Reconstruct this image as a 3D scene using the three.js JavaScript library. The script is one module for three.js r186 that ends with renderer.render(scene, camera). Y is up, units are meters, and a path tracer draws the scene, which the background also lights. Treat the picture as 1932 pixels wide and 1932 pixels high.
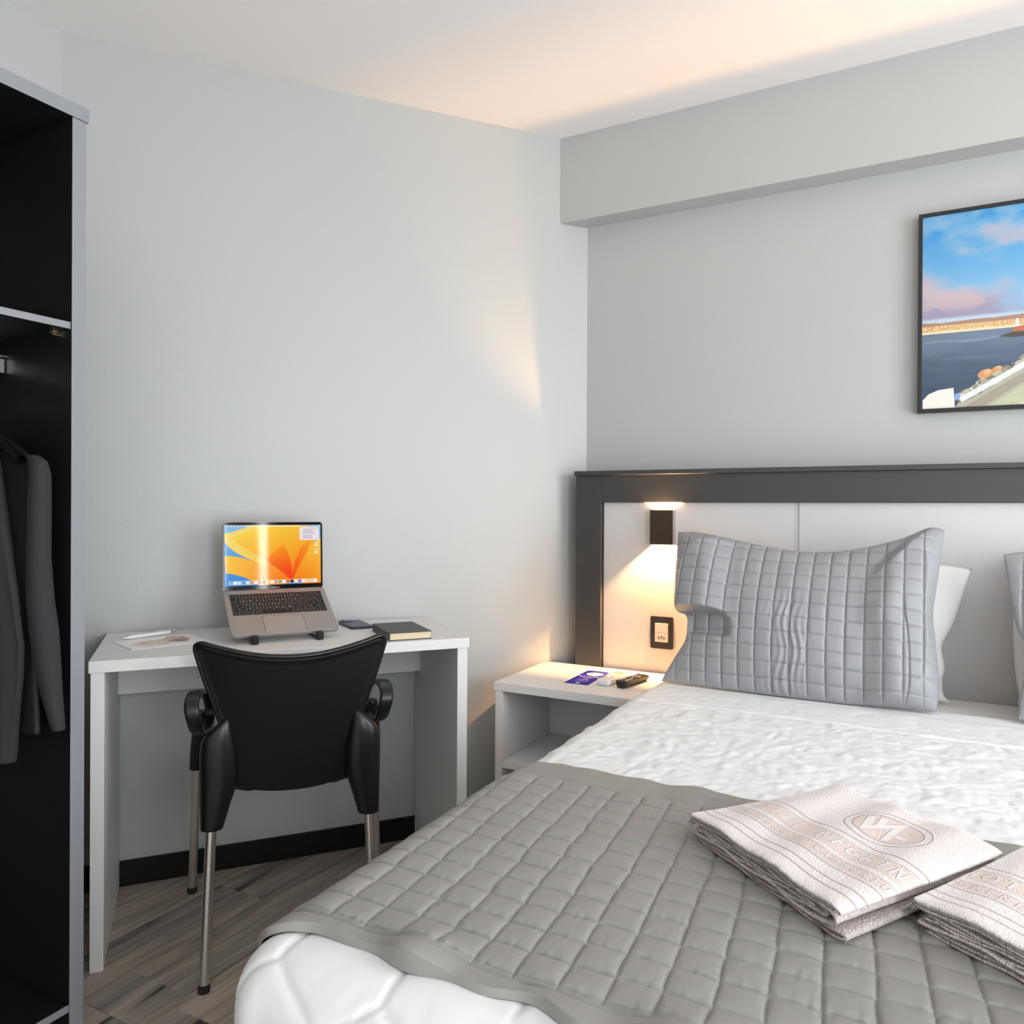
import * as THREE from 'three';
import { RoundedBoxGeometry } from 'three/addons/geometries/RoundedBoxGeometry.js';
import { mergeGeometries, mergeVertices } from 'three/addons/utils/BufferGeometryUtils.js';
import { RectAreaLightUniformsLib } from 'three/addons/lights/RectAreaLightUniformsLib.js';

// ------------------------------------------------------------------ camera, sky, lights, exposure
const scene = new THREE.Scene();
const camera = new THREE.PerspectiveCamera(67.65, 1, 0.05, 60);
camera.rotation.order = 'YXZ';
camera.position.set(1.1037, 1.1191, 2.655);
camera.rotation.set(-0.0034, 0.4907, 0.0055);
scene.add(camera);

const EXPOSURE = 1.0;
const DAY = 5.7;                                   // brightness of the daylight that comes in through the balcony door nearest the bed
scene.background = new THREE.Color().setRGB(1.6, 1.9, 2.3);

const renderer = new THREE.WebGLRenderer();
renderer.toneMapping = THREE.LinearToneMapping;
renderer.toneMappingExposure = EXPOSURE;
renderer.shadowMap.enabled = true;
RectAreaLightUniformsLib.init();

// openings in the right wall: z from, z to, y from, y to, brightness and colour of the daylight outside
const RX = 3.0, DOORS = [[0.72, 2.585, 0.06, 2.2], [2.83, 3.78, 0.06, 2.2]];
// what lies outside: the street side, a sunlit strip by the far jamb of the first door, and the open sky by the second
for (const [z0, z1, y0, y1, power, c] of [[0.72, 2.47, 0.06, 2.2, DAY, [1.0, 1.0, 0.985]], [2.485, 2.585, 0.06, 2.2, 14, [1.0, 0.99, 0.97]], [2.83, 3.78, 0.06, 2.2, 7.4, [0.94, 0.985, 1.04]]]) {
  const l = new THREE.RectAreaLight(new THREE.Color().setRGB(...c), power, z1 - z0 - 0.02, y1 - y0 - 0.02);
  l.position.set(RX + 0.03, (y0 + y1) / 2, (z0 + z1) / 2);
  l.lookAt(0, (y0 + y1) / 2, (z0 + z1) / 2);
  scene.add(l);
}

const LAMP_COLOR = new THREE.Color().setRGB(1.0, 0.53, 0.21);
const LAMP_UP = 2.25, LAMP_DOWN = 3.7;

// ------------------------------------------------------------------ helpers
let seed = 7;
const rnd = () => { seed = (seed * 1664525 + 1013904223) >>> 0; return seed / 4294967296; };
const hash = (x, y) => { let h = (x * 374761393 + y * 668265263) | 0; h = Math.imul(h ^ (h >>> 13), 1274126177); return ((h ^ (h >>> 16)) >>> 0) / 4294967296; };
const sm = (t) => t * t * (3 - 2 * t);
function noise(x, y) {
  const ix = Math.floor(x), iy = Math.floor(y), u = sm(x - ix), v = sm(y - iy);
  const a = hash(ix, iy), b = hash(ix + 1, iy), c = hash(ix, iy + 1), d = hash(ix + 1, iy + 1);
  return (a + (b - a) * u + (c - a) * v + (a - b - c + d) * u * v) * 2 - 1;
}
function fbm(x, y, o = 4) { let s = 0, a = 0.5; for (let i = 0; i < o; i++) { s += a * noise(x, y); x = x * 2.03 + 17.1; y = y * 2.03 + 5.7; a *= 0.5; } return s; }
const step = (a, b, x) => sm(Math.min(1, Math.max(0, (x - a) / (b - a))));
const mix = (a, b, t) => a + (b - a) * t;
const V = (x, y, z) => new THREE.Vector3(x, y, z);

const used = {};
function numbered(name) { const n = used[name] ?? 0; used[name] = n + 1; return n ? name + '_' + String(n).padStart(3, '0') : name; }
function shadows(o) { o.castShadow = true; o.receiveShadow = true; return o; }
function mesh(name, geo, mat, parent) {
  const g = Array.isArray(geo) ? merge(geo) : geo;
  const m = shadows(new THREE.Mesh(g, mat));
  m.name = parent ? name : numbered(name);
  (parent ?? scene).add(m);
  return m;
}
function merge(list) {
  return mergeGeometries(list.map((g) => { const q = g.index ? g.toNonIndexed() : g.clone(); for (const k of Object.keys(q.attributes)) if (!['position', 'normal', 'uv'].includes(k)) q.deleteAttribute(k); return q; }));
}
function thing(name, label, category, pos = [0, 0, 0], turn = 0, group) {
  const o = new THREE.Group(); o.name = numbered(name); scene.add(o);
  o.position.set(...pos); o.rotation.y = turn;
  o.userData = { label, category };
  if (group) o.userData.group = group;
  return o;
}
function tag(o, label, category, group) { o.userData = { ...o.userData, label, category }; if (group) o.userData.group = group; return o; }
function struct(o) { o.userData.kind = 'structure'; return o; }
const P = (name, geo, mat, parent, label) => { const m = mesh(name, geo, mat, parent); if (label) m.userData.label = label; return m; };
// box from corner to corner, edges slightly rounded
function bx(x0, y0, z0, x1, y1, z1, r = 0.0015, seg = 2) {
  const g = new RoundedBoxGeometry(x1 - x0, y1 - y0, z1 - z0, seg, Math.min(r, (x1 - x0) / 2.01, (y1 - y0) / 2.01, (z1 - z0) / 2.01));
  g.translate((x0 + x1) / 2, (y0 + y1) / 2, (z0 + z1) / 2); return g;
}
function hardbox(x0, y0, z0, x1, y1, z1) { const g = new THREE.BoxGeometry(x1 - x0, y1 - y0, z1 - z0); g.translate((x0 + x1) / 2, (y0 + y1) / 2, (z0 + z1) / 2); return g; }
function tube(pts, r, seg = 24, rad = 12, closed = false) { return new THREE.TubeGeometry(new THREE.CatmullRomCurve3(pts, closed), seg, r, rad, closed); }
function rod(a, b, r, rb = r, seg = 20) {
  const d = b.clone().sub(a), g = new THREE.CylinderGeometry(rb, r, d.length(), seg, 1);
  g.applyQuaternion(new THREE.Quaternion().setFromUnitVectors(V(0, 1, 0), d.clone().normalize()));
  g.translate((a.x + b.x) / 2, (a.y + b.y) / 2, (a.z + b.z) / 2); return g;
}
// a surface over a grid of nu x nv; f(i, j) gives a point; closed in u if wrap
function grid(nu, nv, f, uv) {
  const pos = [], uvs = [], idx = [];
  for (let j = 0; j <= nv; j++) for (let i = 0; i <= nu; i++) {
    const p = f(i / nu, j / nv, i, j); pos.push(p.x, p.y, p.z);
    const t = uv ? uv(i / nu, j / nv) : [i / nu, j / nv]; uvs.push(t[0], t[1]);
  }
  const w = nu + 1;
  for (let j = 0; j < nv; j++) for (let i = 0; i < nu; i++) { const a = j * w + i; idx.push(a, a + 1, a + w, a + 1, a + w + 1, a + w); }
  const g = new THREE.BufferGeometry();
  g.setAttribute('position', new THREE.Float32BufferAttribute(pos, 3)); g.setAttribute('uv', new THREE.Float32BufferAttribute(uvs, 2)); g.setIndex(idx);
  g.computeVertexNormals(); return g;
}
// rings of points joined to a closed tube with end caps
function loft(rings) {
  const n = rings[0].length, pos = [], idx = [];
  for (const r of rings) for (const p of r) pos.push(p.x, p.y, p.z);
  for (let k = 0; k < rings.length - 1; k++) for (let i = 0; i < n; i++) { const a = k * n + i, b = k * n + (i + 1) % n; idx.push(a, b, a + n, b, b + n, a + n); }
  for (const [k, flip] of [[0, 1], [rings.length - 1, 0]]) {
    const c = rings[k].reduce((s, p) => s.add(p), V(0, 0, 0)).multiplyScalar(1 / n), at = pos.length / 3; pos.push(c.x, c.y, c.z);
    for (let i = 0; i < n; i++) { const a = k * n + i, b = k * n + (i + 1) % n; flip ? idx.push(at, b, a) : idx.push(at, a, b); }
  }
  const g = new THREE.BufferGeometry(); g.setAttribute('position', new THREE.Float32BufferAttribute(pos, 3));
  g.setAttribute('uv', new THREE.Float32BufferAttribute(new Float32Array(pos.length / 3 * 2), 2)); g.setIndex(idx); g.computeVertexNormals(); return g;
}
const ring = (cx, cy, cz, rx, rz, n = 28, pw = 2, turn = 0) => Array.from({ length: n }, (_, i) => {
  const a = -i / n * Math.PI * 2, c = Math.cos(a), s = Math.sin(a), e = 2 / pw;
  const x = rx * Math.sign(c) * Math.pow(Math.abs(c), e), z = rz * Math.sign(s) * Math.pow(Math.abs(s), e);
  return V(cx + x * Math.cos(turn) + z * Math.sin(turn), cy, cz - x * Math.sin(turn) + z * Math.cos(turn));
});
function extrude(pts, depth, bevel = 0) {
  const s = new THREE.Shape(pts.map((p) => new THREE.Vector2(p[0], p[1])));
  return new THREE.ExtrudeGeometry(s, { depth, bevelEnabled: bevel > 0, bevelSize: bevel, bevelThickness: bevel, bevelSegments: 2, curveSegments: 12 });
}
function roundRect(w, h, r) {
  const s = new THREE.Shape(), x = -w / 2, y = -h / 2;
  s.moveTo(x + r, y); s.lineTo(x + w - r, y); s.absarc(x + w - r, y + r, r, -Math.PI / 2, 0); s.lineTo(x + w, y + h - r); s.absarc(x + w - r, y + h - r, r, 0, Math.PI / 2);
  s.lineTo(x + r, y + h); s.absarc(x + r, y + h - r, r, Math.PI / 2, Math.PI); s.lineTo(x, y + r); s.absarc(x + r, y + r, r, Math.PI, Math.PI * 1.5); return s;
}
function plate(w, h, r, d, bevel = 0.001) { const g = new THREE.ExtrudeGeometry(roundRect(w - 2 * bevel, h - 2 * bevel, Math.max(r - bevel, 0.0005)), { depth: d - 2 * bevel, bevelEnabled: true, bevelSize: bevel, bevelThickness: bevel, bevelSegments: 2, curveSegments: 8 }); g.translate(0, 0, bevel); return g; }
function canvas(w, h, draw) { const c = document.createElement('canvas'); c.width = w; c.height = h; draw(c.getContext('2d'), w, h); const t = new THREE.CanvasTexture(c); t.colorSpace = THREE.SRGBColorSpace; t.magFilter = THREE.LinearFilter; return t; }
function dataTex(w, h, f, srgb = false) {
  const d = new Uint8Array(w * h * 4);
  for (let y = 0; y < h; y++) for (let x = 0; x < w; x++) { const c = f(x / w, y / h, x, y), o = (y * w + x) * 4; for (let k = 0; k < 3; k++) d[o + k] = Math.max(0, Math.min(255, (Array.isArray(c) ? c[k] : c) * 255)); d[o + 3] = 255; }
  const t = new THREE.DataTexture(d, w, h); t.wrapS = t.wrapT = THREE.RepeatWrapping; t.magFilter = THREE.LinearFilter; t.minFilter = THREE.LinearFilter; if (srgb) t.colorSpace = THREE.SRGBColorSpace; t.needsUpdate = true; return t;
}
const rgb = (r, g, b) => new THREE.Color().setRGB(r, g, b);
const std = (o) => new THREE.MeshStandardMaterial(o);
const phys = (o) => new THREE.MeshPhysicalMaterial({ side: THREE.DoubleSide, ...o });

// ------------------------------------------------------------------ materials
const weaveTex = dataTex(256, 256, (u, v, x, y) => 0.5 + 0.22 * Math.sin(x * Math.PI / 2) * Math.sin(y * Math.PI / 2) + 0.28 * (hash(x, y) - 0.5));
const terryTex = dataTex(512, 512, (u, v, x, y) => 0.5 + 0.55 * noise(x / 5, y / 4) + 0.3 * (hash(x, y) - 0.5));
const paintTex = dataTex(512, 512, (u, v, x, y) => 0.5 + 0.25 * noise(x / 3, y / 3) + 0.2 * noise(x / 9, y / 9));
const rep = (t, x, y = x) => { const c = t.clone(); c.repeat.set(x, y); c.needsUpdate = true; return c; };
const M = {
  wall: std({ color: rgb(0.492, 0.506, 0.494), roughness: 0.4, bumpMap: rep(paintTex, 6), bumpScale: 0.00015 }),
  ceiling: std({ color: rgb(0.90, 0.87, 0.85), roughness: 0.9 }),
  baseboard: phys({ color: rgb(0.008, 0.008, 0.009), roughness: 0.5, specularIntensity: 0.45 }),
  white: std({ color: rgb(0.78, 0.77, 0.755), roughness: 0.5 }),
  panelWhite: std({ color: rgb(0.64, 0.635, 0.63), roughness: 0.5 }),
  grey: std({ color: rgb(0.055, 0.054, 0.0525), roughness: 0.5 }),
  greyEdge: std({ color: rgb(0.25, 0.26, 0.275), roughness: 0.42 }),
  wardrobe: std({ color: rgb(0.0095, 0.0088, 0.0085), roughness: 0.42 }),
  plastic: std({ color: rgb(0.006, 0.006, 0.0065), roughness: 0.3 }),
  chrome: std({ color: rgb(0.74, 0.72, 0.69), metalness: 1, roughness: 0.3 }),
  steel: std({ color: rgb(0.7, 0.66, 0.6), metalness: 1, roughness: 0.25 }),
  rubber: std({ color: rgb(0.012, 0.012, 0.012), roughness: 0.8 }),
  lampBody: std({ color: rgb(0.065, 0.043, 0.030), metalness: 0.4, roughness: 0.45 }),
  lampCase: std({ color: rgb(0.42, 0.40, 0.39), metalness: 0.5, roughness: 0.4 }),
  quilt: phys({ color: rgb(0.315, 0.304, 0.28), roughness: 0.5, sheen: 0.15, sheenRoughness: 0.4, sheenColor: rgb(0.6, 0.6, 0.58), bumpMap: rep(weaveTex, 60), bumpScale: 0.0002 }),
  sham: phys({ color: rgb(0.325, 0.333, 0.348), roughness: 0.36, sheen: 0.15, sheenRoughness: 0.4, sheenColor: rgb(0.6, 0.63, 0.68), bumpMap: rep(weaveTex, 40), bumpScale: 0.0002 }),
  spread: phys({ color: rgb(0.88, 0.878, 0.87), roughness: 0.75, bumpMap: rep(weaveTex, 50), bumpScale: 0.0003 }),
  linen: phys({ color: rgb(0.80, 0.79, 0.77), roughness: 0.85, bumpMap: rep(weaveTex, 40), bumpScale: 0.0002 }),
  jacket: phys({ color: rgb(0.026, 0.025, 0.029), roughness: 0.9, sheen: 0.6, sheenRoughness: 0.5, sheenColor: rgb(0.09, 0.09, 0.1), bumpMap: rep(weaveTex, 30), bumpScale: 0.0004 }),
  lining: phys({ color: rgb(0.006, 0.006, 0.008), roughness: 0.6 }),
  alu: std({ color: rgb(0.42, 0.385, 0.37), metalness: 0.75, roughness: 0.42 }),
  glassBlack: std({ color: rgb(0.006, 0.006, 0.008), roughness: 0.06 }),
  brass: std({ color: rgb(0.75, 0.65, 0.42), metalness: 1, roughness: 0.25 }),
};

// ------------------------------------------------------------------ room
const TH = 0.8887, SN = Math.sin(TH), CS = Math.cos(TH), LD = 1.7097, HC = 2.4842;
// the slanting wall with the desk: a runs along it from the corner by the headboard, b out into the room
const D = (a, b, y = 0) => [-CS * a + SN * b, y, SN * a + CS * b];
const WX = -1.0785, WZ = 1.3266, FZ = 3.95;
const DG = (x0, y0, z0, x1, y1, z1, f = bx) => { const g = f(-x1, y0, z0, -x0, y1, z1); g.rotateY(TH); return g; };   // box given as a, y, b

const floor = struct(new THREE.Group()); floor.name = 'floor'; scene.add(floor);
P('subfloor', hardbox(-1.35, -0.12, -0.15, 3.2, -0.008, 4.1), std({ color: rgb(0.05, 0.045, 0.04), roughness: 0.9 }), floor);
{
  const tones = [[0.395, 0.335, 0.275], [0.415, 0.352, 0.29], [0.375, 0.318, 0.262], [0.40, 0.345, 0.287]];
  const mats = tones.map((t, k) => {
    const tex = dataTex(256, 1024, (u, v) => {
      const warp = fbm(u * 3 + k * 9, v * 5, 3) * 0.35;
      const g1 = fbm((u + warp * 0.12) * 34 + k * 31, v * 6 + k * 3, 4), g2 = noise((u + warp * 0.1) * 90 + k * 7, v * 10), g3 = fbm(u * 5 + k * 5, v * 3.2, 3);
      const streak = Math.pow(Math.max(0, noise((u + warp * 0.2) * 16 + k * 13, v * 4 + 40)), 3), knot = Math.pow(Math.max(0, noise(u * 4 + k * 19, v * 7 + 11)), 5);
      const s = 1 + 0.42 * g1 + 0.16 * g2 + 0.45 * g3 - 0.95 * streak - 1.0 * knot;
      return t.map((c, q) => Math.pow(Math.max(0.01, c * s * (1 + (q - 1) * -0.06 * g3)), 1 / 2.2));
    }, true);
    return std({ map: tex, roughness: 0.52, bumpMap: tex, bumpScale: 0.0004 });
  });
  const PW = 0.178, PL = 1.22, geos = [0, 0.37, 0.71].map((off) => {
    const g = bx(-PW / 2 + 0.0006, -0.008, -PL / 2 + 0.0006, PW / 2 - 0.0006, 0, PL / 2 - 0.0006, 0.0012, 1), p = g.attributes.position, uv = g.attributes.uv;
    for (let i = 0; i < p.count; i++) uv.setXY(i, p.getX(i) / 0.36 + off, p.getZ(i) / 1.3 + off * 1.7);
    return g;
  });
  let k = 0;
  for (let c = 0; c < 25; c++) for (let r = -1; r < 4; r++) {
    const x = -1.262 + PW * (c + 0.5), z = 0.1 + ((c * 0.43) % 1) * PL + r * PL;
    if (x > 3.05 || z - PL / 2 > 4 || z + PL / 2 < 0) continue;
    const m = P('plank', geos[Math.floor(rnd() * 3)], mats[Math.floor(rnd() * 4)], floor);
    m.position.set(x, 0, z); if (k++) m.name = 'plank_' + String(k - 1).padStart(3, '0');
  }
}
struct(mesh('ceiling', hardbox(-1.3, HC, -0.15, 3.15, HC + 0.12, 4.1), M.ceiling));
struct(mesh('wall_back', hardbox(-0.1, 0, -0.12, 3.15, HC, 0), M.wall));
struct(mesh('wall_left', DG(-0.08, 0, -0.12, LD + 0.06, HC, 0, hardbox), M.wall));
struct(mesh('wall_wardrobe_side', hardbox(WX - 0.12, 0, WZ - 0.02, WX, HC, 4.05), M.wall));
struct(mesh('wall_front', hardbox(WX - 0.1, 0, FZ, 3.15, HC, FZ + 0.12), std({ color: rgb(0.8, 0.79, 0.77), roughness: 0.7 })));
{
  const [[a0, a1, y0, y1], [b0, b1]] = DOORS, R1 = RX + 0.14;
  struct(mesh('wall_right', [hardbox(RX, 0, -0.1, R1, HC, a0), hardbox(RX, 0, a1, R1, HC, b0), hardbox(RX, 0, b1, R1, HC, FZ + 0.1), hardbox(RX, 0, a0, R1, y0, a1), hardbox(RX, y1, a0, R1, HC, a1), hardbox(RX, 0, b0, R1, y0, b1), hardbox(RX, y1, b0, R1, HC, b1)], M.wall));
}
{ const b = struct(mesh('trim_1', hardbox(-0.072, 2.1721, -0.01, RX + 0.05, HC + 0.01, 0.09), M.wall)); b.userData.label = 'painted beam along the top of the headboard wall'; }
struct(mesh('baseboard_left', DG(0.0, 0, 0, LD - 0.005, 0.0727, 0.014, bx), M.baseboard));
struct(mesh('baseboard_back', bx(0.01, 0, 0, RX, 0.0727, 0.014), M.baseboard));
struct(mesh('baseboard_wardrobe_side', bx(WX, 0, WZ + 0.01, WX + 0.014, 0.0727, FZ), M.baseboard));
{
  const fm = std({ color: rgb(0.75, 0.75, 0.75), roughness: 0.4 }), t = 0.045, x0 = RX + 0.06, x1 = RX + 0.11;
  const gl = new THREE.MeshPhysicalMaterial({ color: rgb(1, 1, 1), transmission: 1, thickness: 0, roughness: 0 });
  DOORS.forEach(([z0, z1, y0, y1], k) => {
    const w = struct(new THREE.Group()); w.name = 'window_' + (k + 1); scene.add(w); const zm = (z0 + z1) / 2;
    P('window_frame', [bx(x0, y0, z0, x1, y0 + t, z1), bx(x0, y1 - t, z0, x1, y1, z1), bx(x0, y0, z0, x1, y1, z0 + t), bx(x0, y0, z1 - t, x1, y1, z1), bx(x0, y0, zm - 0.02, x1, y1, zm + 0.02)], fm, w);
    for (const [a, b] of [[z0 + t, zm - 0.02], [zm + 0.02, z1 - t]]) P('pane', hardbox(x0 + 0.02, y0 + t, a, x0 + 0.024, y1 - t, b), gl, w);
  });
}
{
  // the drawn curtain whose edge leaves a slit of daylight, mirrored in the laptop screen
  const t = thing('curtain', 'dark grey pleated curtain drawn over part of the balcony door on the right wall', 'curtain', [RX - 0.07, 0, 2.2]);
  P('cloth', grid(120, 4, (u, v) => V(0.022 * Math.sin(u * 56), mix(2.28, 0.03, v), mix(-0.235, 0.262, u))), phys({ color: rgb(0.10, 0.10, 0.105), roughness: 0.95 }), t);
  P('rail', rod(V(0.0, 2.29, -1.5), V(0.0, 2.29, 1.45), 0.011), M.steel, t);
}

// ------------------------------------------------------------------ wardrobe
{
  const X = -0.4386, z0 = 1.6611, z1 = 2.62, XB = WX + 0.006, top = 1.9506;
  const t = thing('wardrobe', 'tall open-fronted black wardrobe with pale grey front edges standing left of the desk', 'wardrobe', [0, 0, 0]);
  const shell = (name, a, edge) => { const m = P(name, bx(...a), M.wardrobe, t); P('edge_band', bx(...edge), M.greyEdge, m, 'pale grey front edge'); return m; };
  shell('side_panel', [XB, 0, z0 + 0.004, X - 0.001, top - 0.0288, z0 + 0.0333], [X - 0.002, 0, z0 + 0.0038, X, top - 0.0290, z0 + 0.0335, 0.0008]);
  shell('side_panel', [XB, 0, z1 - 0.0333, X - 0.001, top - 0.0288, z1 - 0.004], [X - 0.002, 0, z1 - 0.0335, X, top - 0.0290, z1 - 0.0038, 0.0008]);
  shell('top_board', [XB, top - 0.0286, z0, X + 0.001, top, z1], [X, top - 0.0288, z0 - 0.0004, X + 0.003, top + 0.0002, z1, 0.0008]);
  shell('shelf', [XB, 1.486, z0 + 0.034, X - 0.006, 1.5, z1 - 0.034], [X - 0.007, 1.4858, z0 + 0.0335, X - 0.004, 1.5002, z1 - 0.0335, 0.0008]);
  shell('bottom_board', [XB, 0.0755, z0 + 0.034, X - 0.004, 0.09, z1 - 0.034], [X - 0.005, 0.0753, z0 + 0.0335, X - 0.002, 0.0902, z1 - 0.0335, 0.0008]);
  P('plinth', bx(X - 0.06, 0, z0 + 0.034, X - 0.045, 0.0755, z1 - 0.034), M.wardrobe, t);
  P('back_panel', hardbox(XB - 0.004, 0.03, z0 + 0.01, XB + 0.004, top - 0.02, z1 - 0.01), M.wardrobe, t);
  // shelf pin: small brass bracket under the shelf
  const pin = P('shelf_support', [rod(V(-0.49, 1.479, z0 + 0.0335), V(-0.49, 1.479, z0 + 0.043), 0.004), bx(-0.498, 1.4815, z0 + 0.034, -0.482, 1.486, z0 + 0.046, 0.0008)], M.brass, t, 'small brass shelf support');
  // rod flange + rod
  const fl = P('rail_socket', [bx(-0.704, 1.412, z0 + 0.0335, -0.678, 1.446, z0 + 0.05, 0.003), rod(V(-0.691, 1.452, z0 + 0.0335), V(-0.691, 1.452, z0 + 0.044), 0.005)], M.chrome, t);
  P('hanging_rail', rod(V(-0.691, 1.428, z0 + 0.05), V(-0.691, 1.428, z1 - 0.034), 0.0095), M.chrome, t);
}
// ------------------------------------------------------------------ jacket on its hanger
{
  const zc = 1.762, xc = -0.691;
  const h = thing('coat_hanger', 'dark hanger hooked on the wardrobe rail inside the jacket', 'hanger', [xc, 0, zc]);
  P('hook', tube([V(0, 1.30, 0), V(0, 1.37, 0), V(0.022, 1.40, 0), V(0.024, 1.425, 0), V(0, 1.4445, 0), V(-0.02, 1.43, 0)], 0.0022, 40, 8), M.chrome, h);
  P('shoulder_bar', tube([V(-0.195, 1.215, 0), V(-0.1, 1.265, 0), V(0, 1.30, 0), V(0.1, 1.265, 0), V(0.195, 1.215, 0)], 0.009, 40, 10), M.plastic, h);
  const t = thing('jacket', 'dark charcoal long-sleeved jacket hanging from the wardrobe rail', 'jacket', [xc, 0, zc]);
  const body = [];
  const st = [[1.285, 0.055, 0.026], [1.27, 0.085, 0.028], [1.24, 0.11, 0.028], [1.2, 0.125, 0.029], [1.07, 0.158, 0.031], [0.93, 0.195, 0.031], [0.84, 0.212, 0.03], [0.78, 0.208, 0.03], [0.71, 0.195, 0.028], [0.627, 0.184, 0.026], [0.604, 0.18, 0.025], [0.600, 0.178, 0.022]];
  st.forEach(([y, rx, rz]) => { const r = ring(0, y, 0.008, rx, rz, 64, 2.4); r.forEach((p, i) => { p.z += 0.005 * Math.sin(i * 0.72 + y * 6) * step(1.15, 0.9, y); }); body.push(r); });
  P('body', loft(body), M.jacket, t);
  P('lining', loft([[1.27, 0.08, 0.014], [1.245, 0.14, 0.018], [1.215, 0.195, 0.02], [1.19, 0.2, 0.022], [1.1, 0.19, 0.022], [0.95, 0.19, 0.022], [0.8, 0.205, 0.022], [0.66, 0.215, 0.02], [0.652, 0.213, 0.018]].map(([y, rx, rz]) => ring(0, y, -0.026, rx, rz, 40, 2.4))), M.lining, t, 'black inside of the jacket');
  for (const s of [1, -1]) {
    const c = [[0.196, 1.224, 0.014, 0.010], [0.212, 1.212, 0.020, 0.016], [0.221, 1.185, 0.021, 0.019], [0.219, 1.12, 0.022, 0.021], [0.217, 1.02, 0.023, 0.0215], [0.224, 0.93, 0.026, 0.024], [0.236, 0.87, 0.028, 0.025], [0.25, 0.80, 0.025, 0.022], [0.264, 0.74, 0.020, 0.018], [0.283, 0.685, 0.014, 0.0125], [0.286, 0.678, 0.013, 0.012], [0.286, 0.675, 0.010, 0.010]];
    P('sleeve', loft(c.map(([x, y, rx, rz]) => ring(s * x, y, -0.022, rx, rz, 28, 2.2))), M.jacket, t);
  }
  P('collar', tube([V(-0.05, 1.288, 0.03), V(-0.062, 1.30, 0), V(0, 1.31, -0.03), V(0.062, 1.30, 0), V(0.05, 1.285, 0.03), V(0.04, 1.22, 0.036), V(0.02, 1.1, 0.038)], 0.012, 60, 8), M.lining, t);
  P('lapel', grid(12, 20, (u, v) => V(0.015 + u * mix(0.075, 0.01, Math.pow(v, 1.3)) * (1 - 0.4 * Math.abs(v - 0.15)), mix(1.275, 1.0, v) - u * 0.03, 0.038 + 0.006 * Math.sin(u * Math.PI))), M.lining, t);
}

// ------------------------------------------------------------------ desk
{
  const t = thing('desk', 'white laminate desk with panel legs against the slanting grey wall', 'desk', D(1.1074, 0.012), TH);
  const W = 0.9636 / 2, dz = 0.449, T = 0.75, th = 0.0286;
  P('desk_top', bx(-W, T - th, 0, W, T, dz, 0.0012), M.white, t);
  for (const s of [-1, 1]) P('side_panel', s < 0 ? bx(-W + 0.004, 0, 0, -W + 0.034, T - th - 0.0006, dz - 0.005, 0.001) : bx(W - 0.034, 0, 0, W - 0.004, T - th - 0.0006, dz - 0.005, 0.001), M.white, t);
  P('apron', bx(-W + 0.0342, T - th - 0.14, 0.045, W - 0.0342, T - th - 0.0006, 0.063, 0.001), M.white, t);
}
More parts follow.
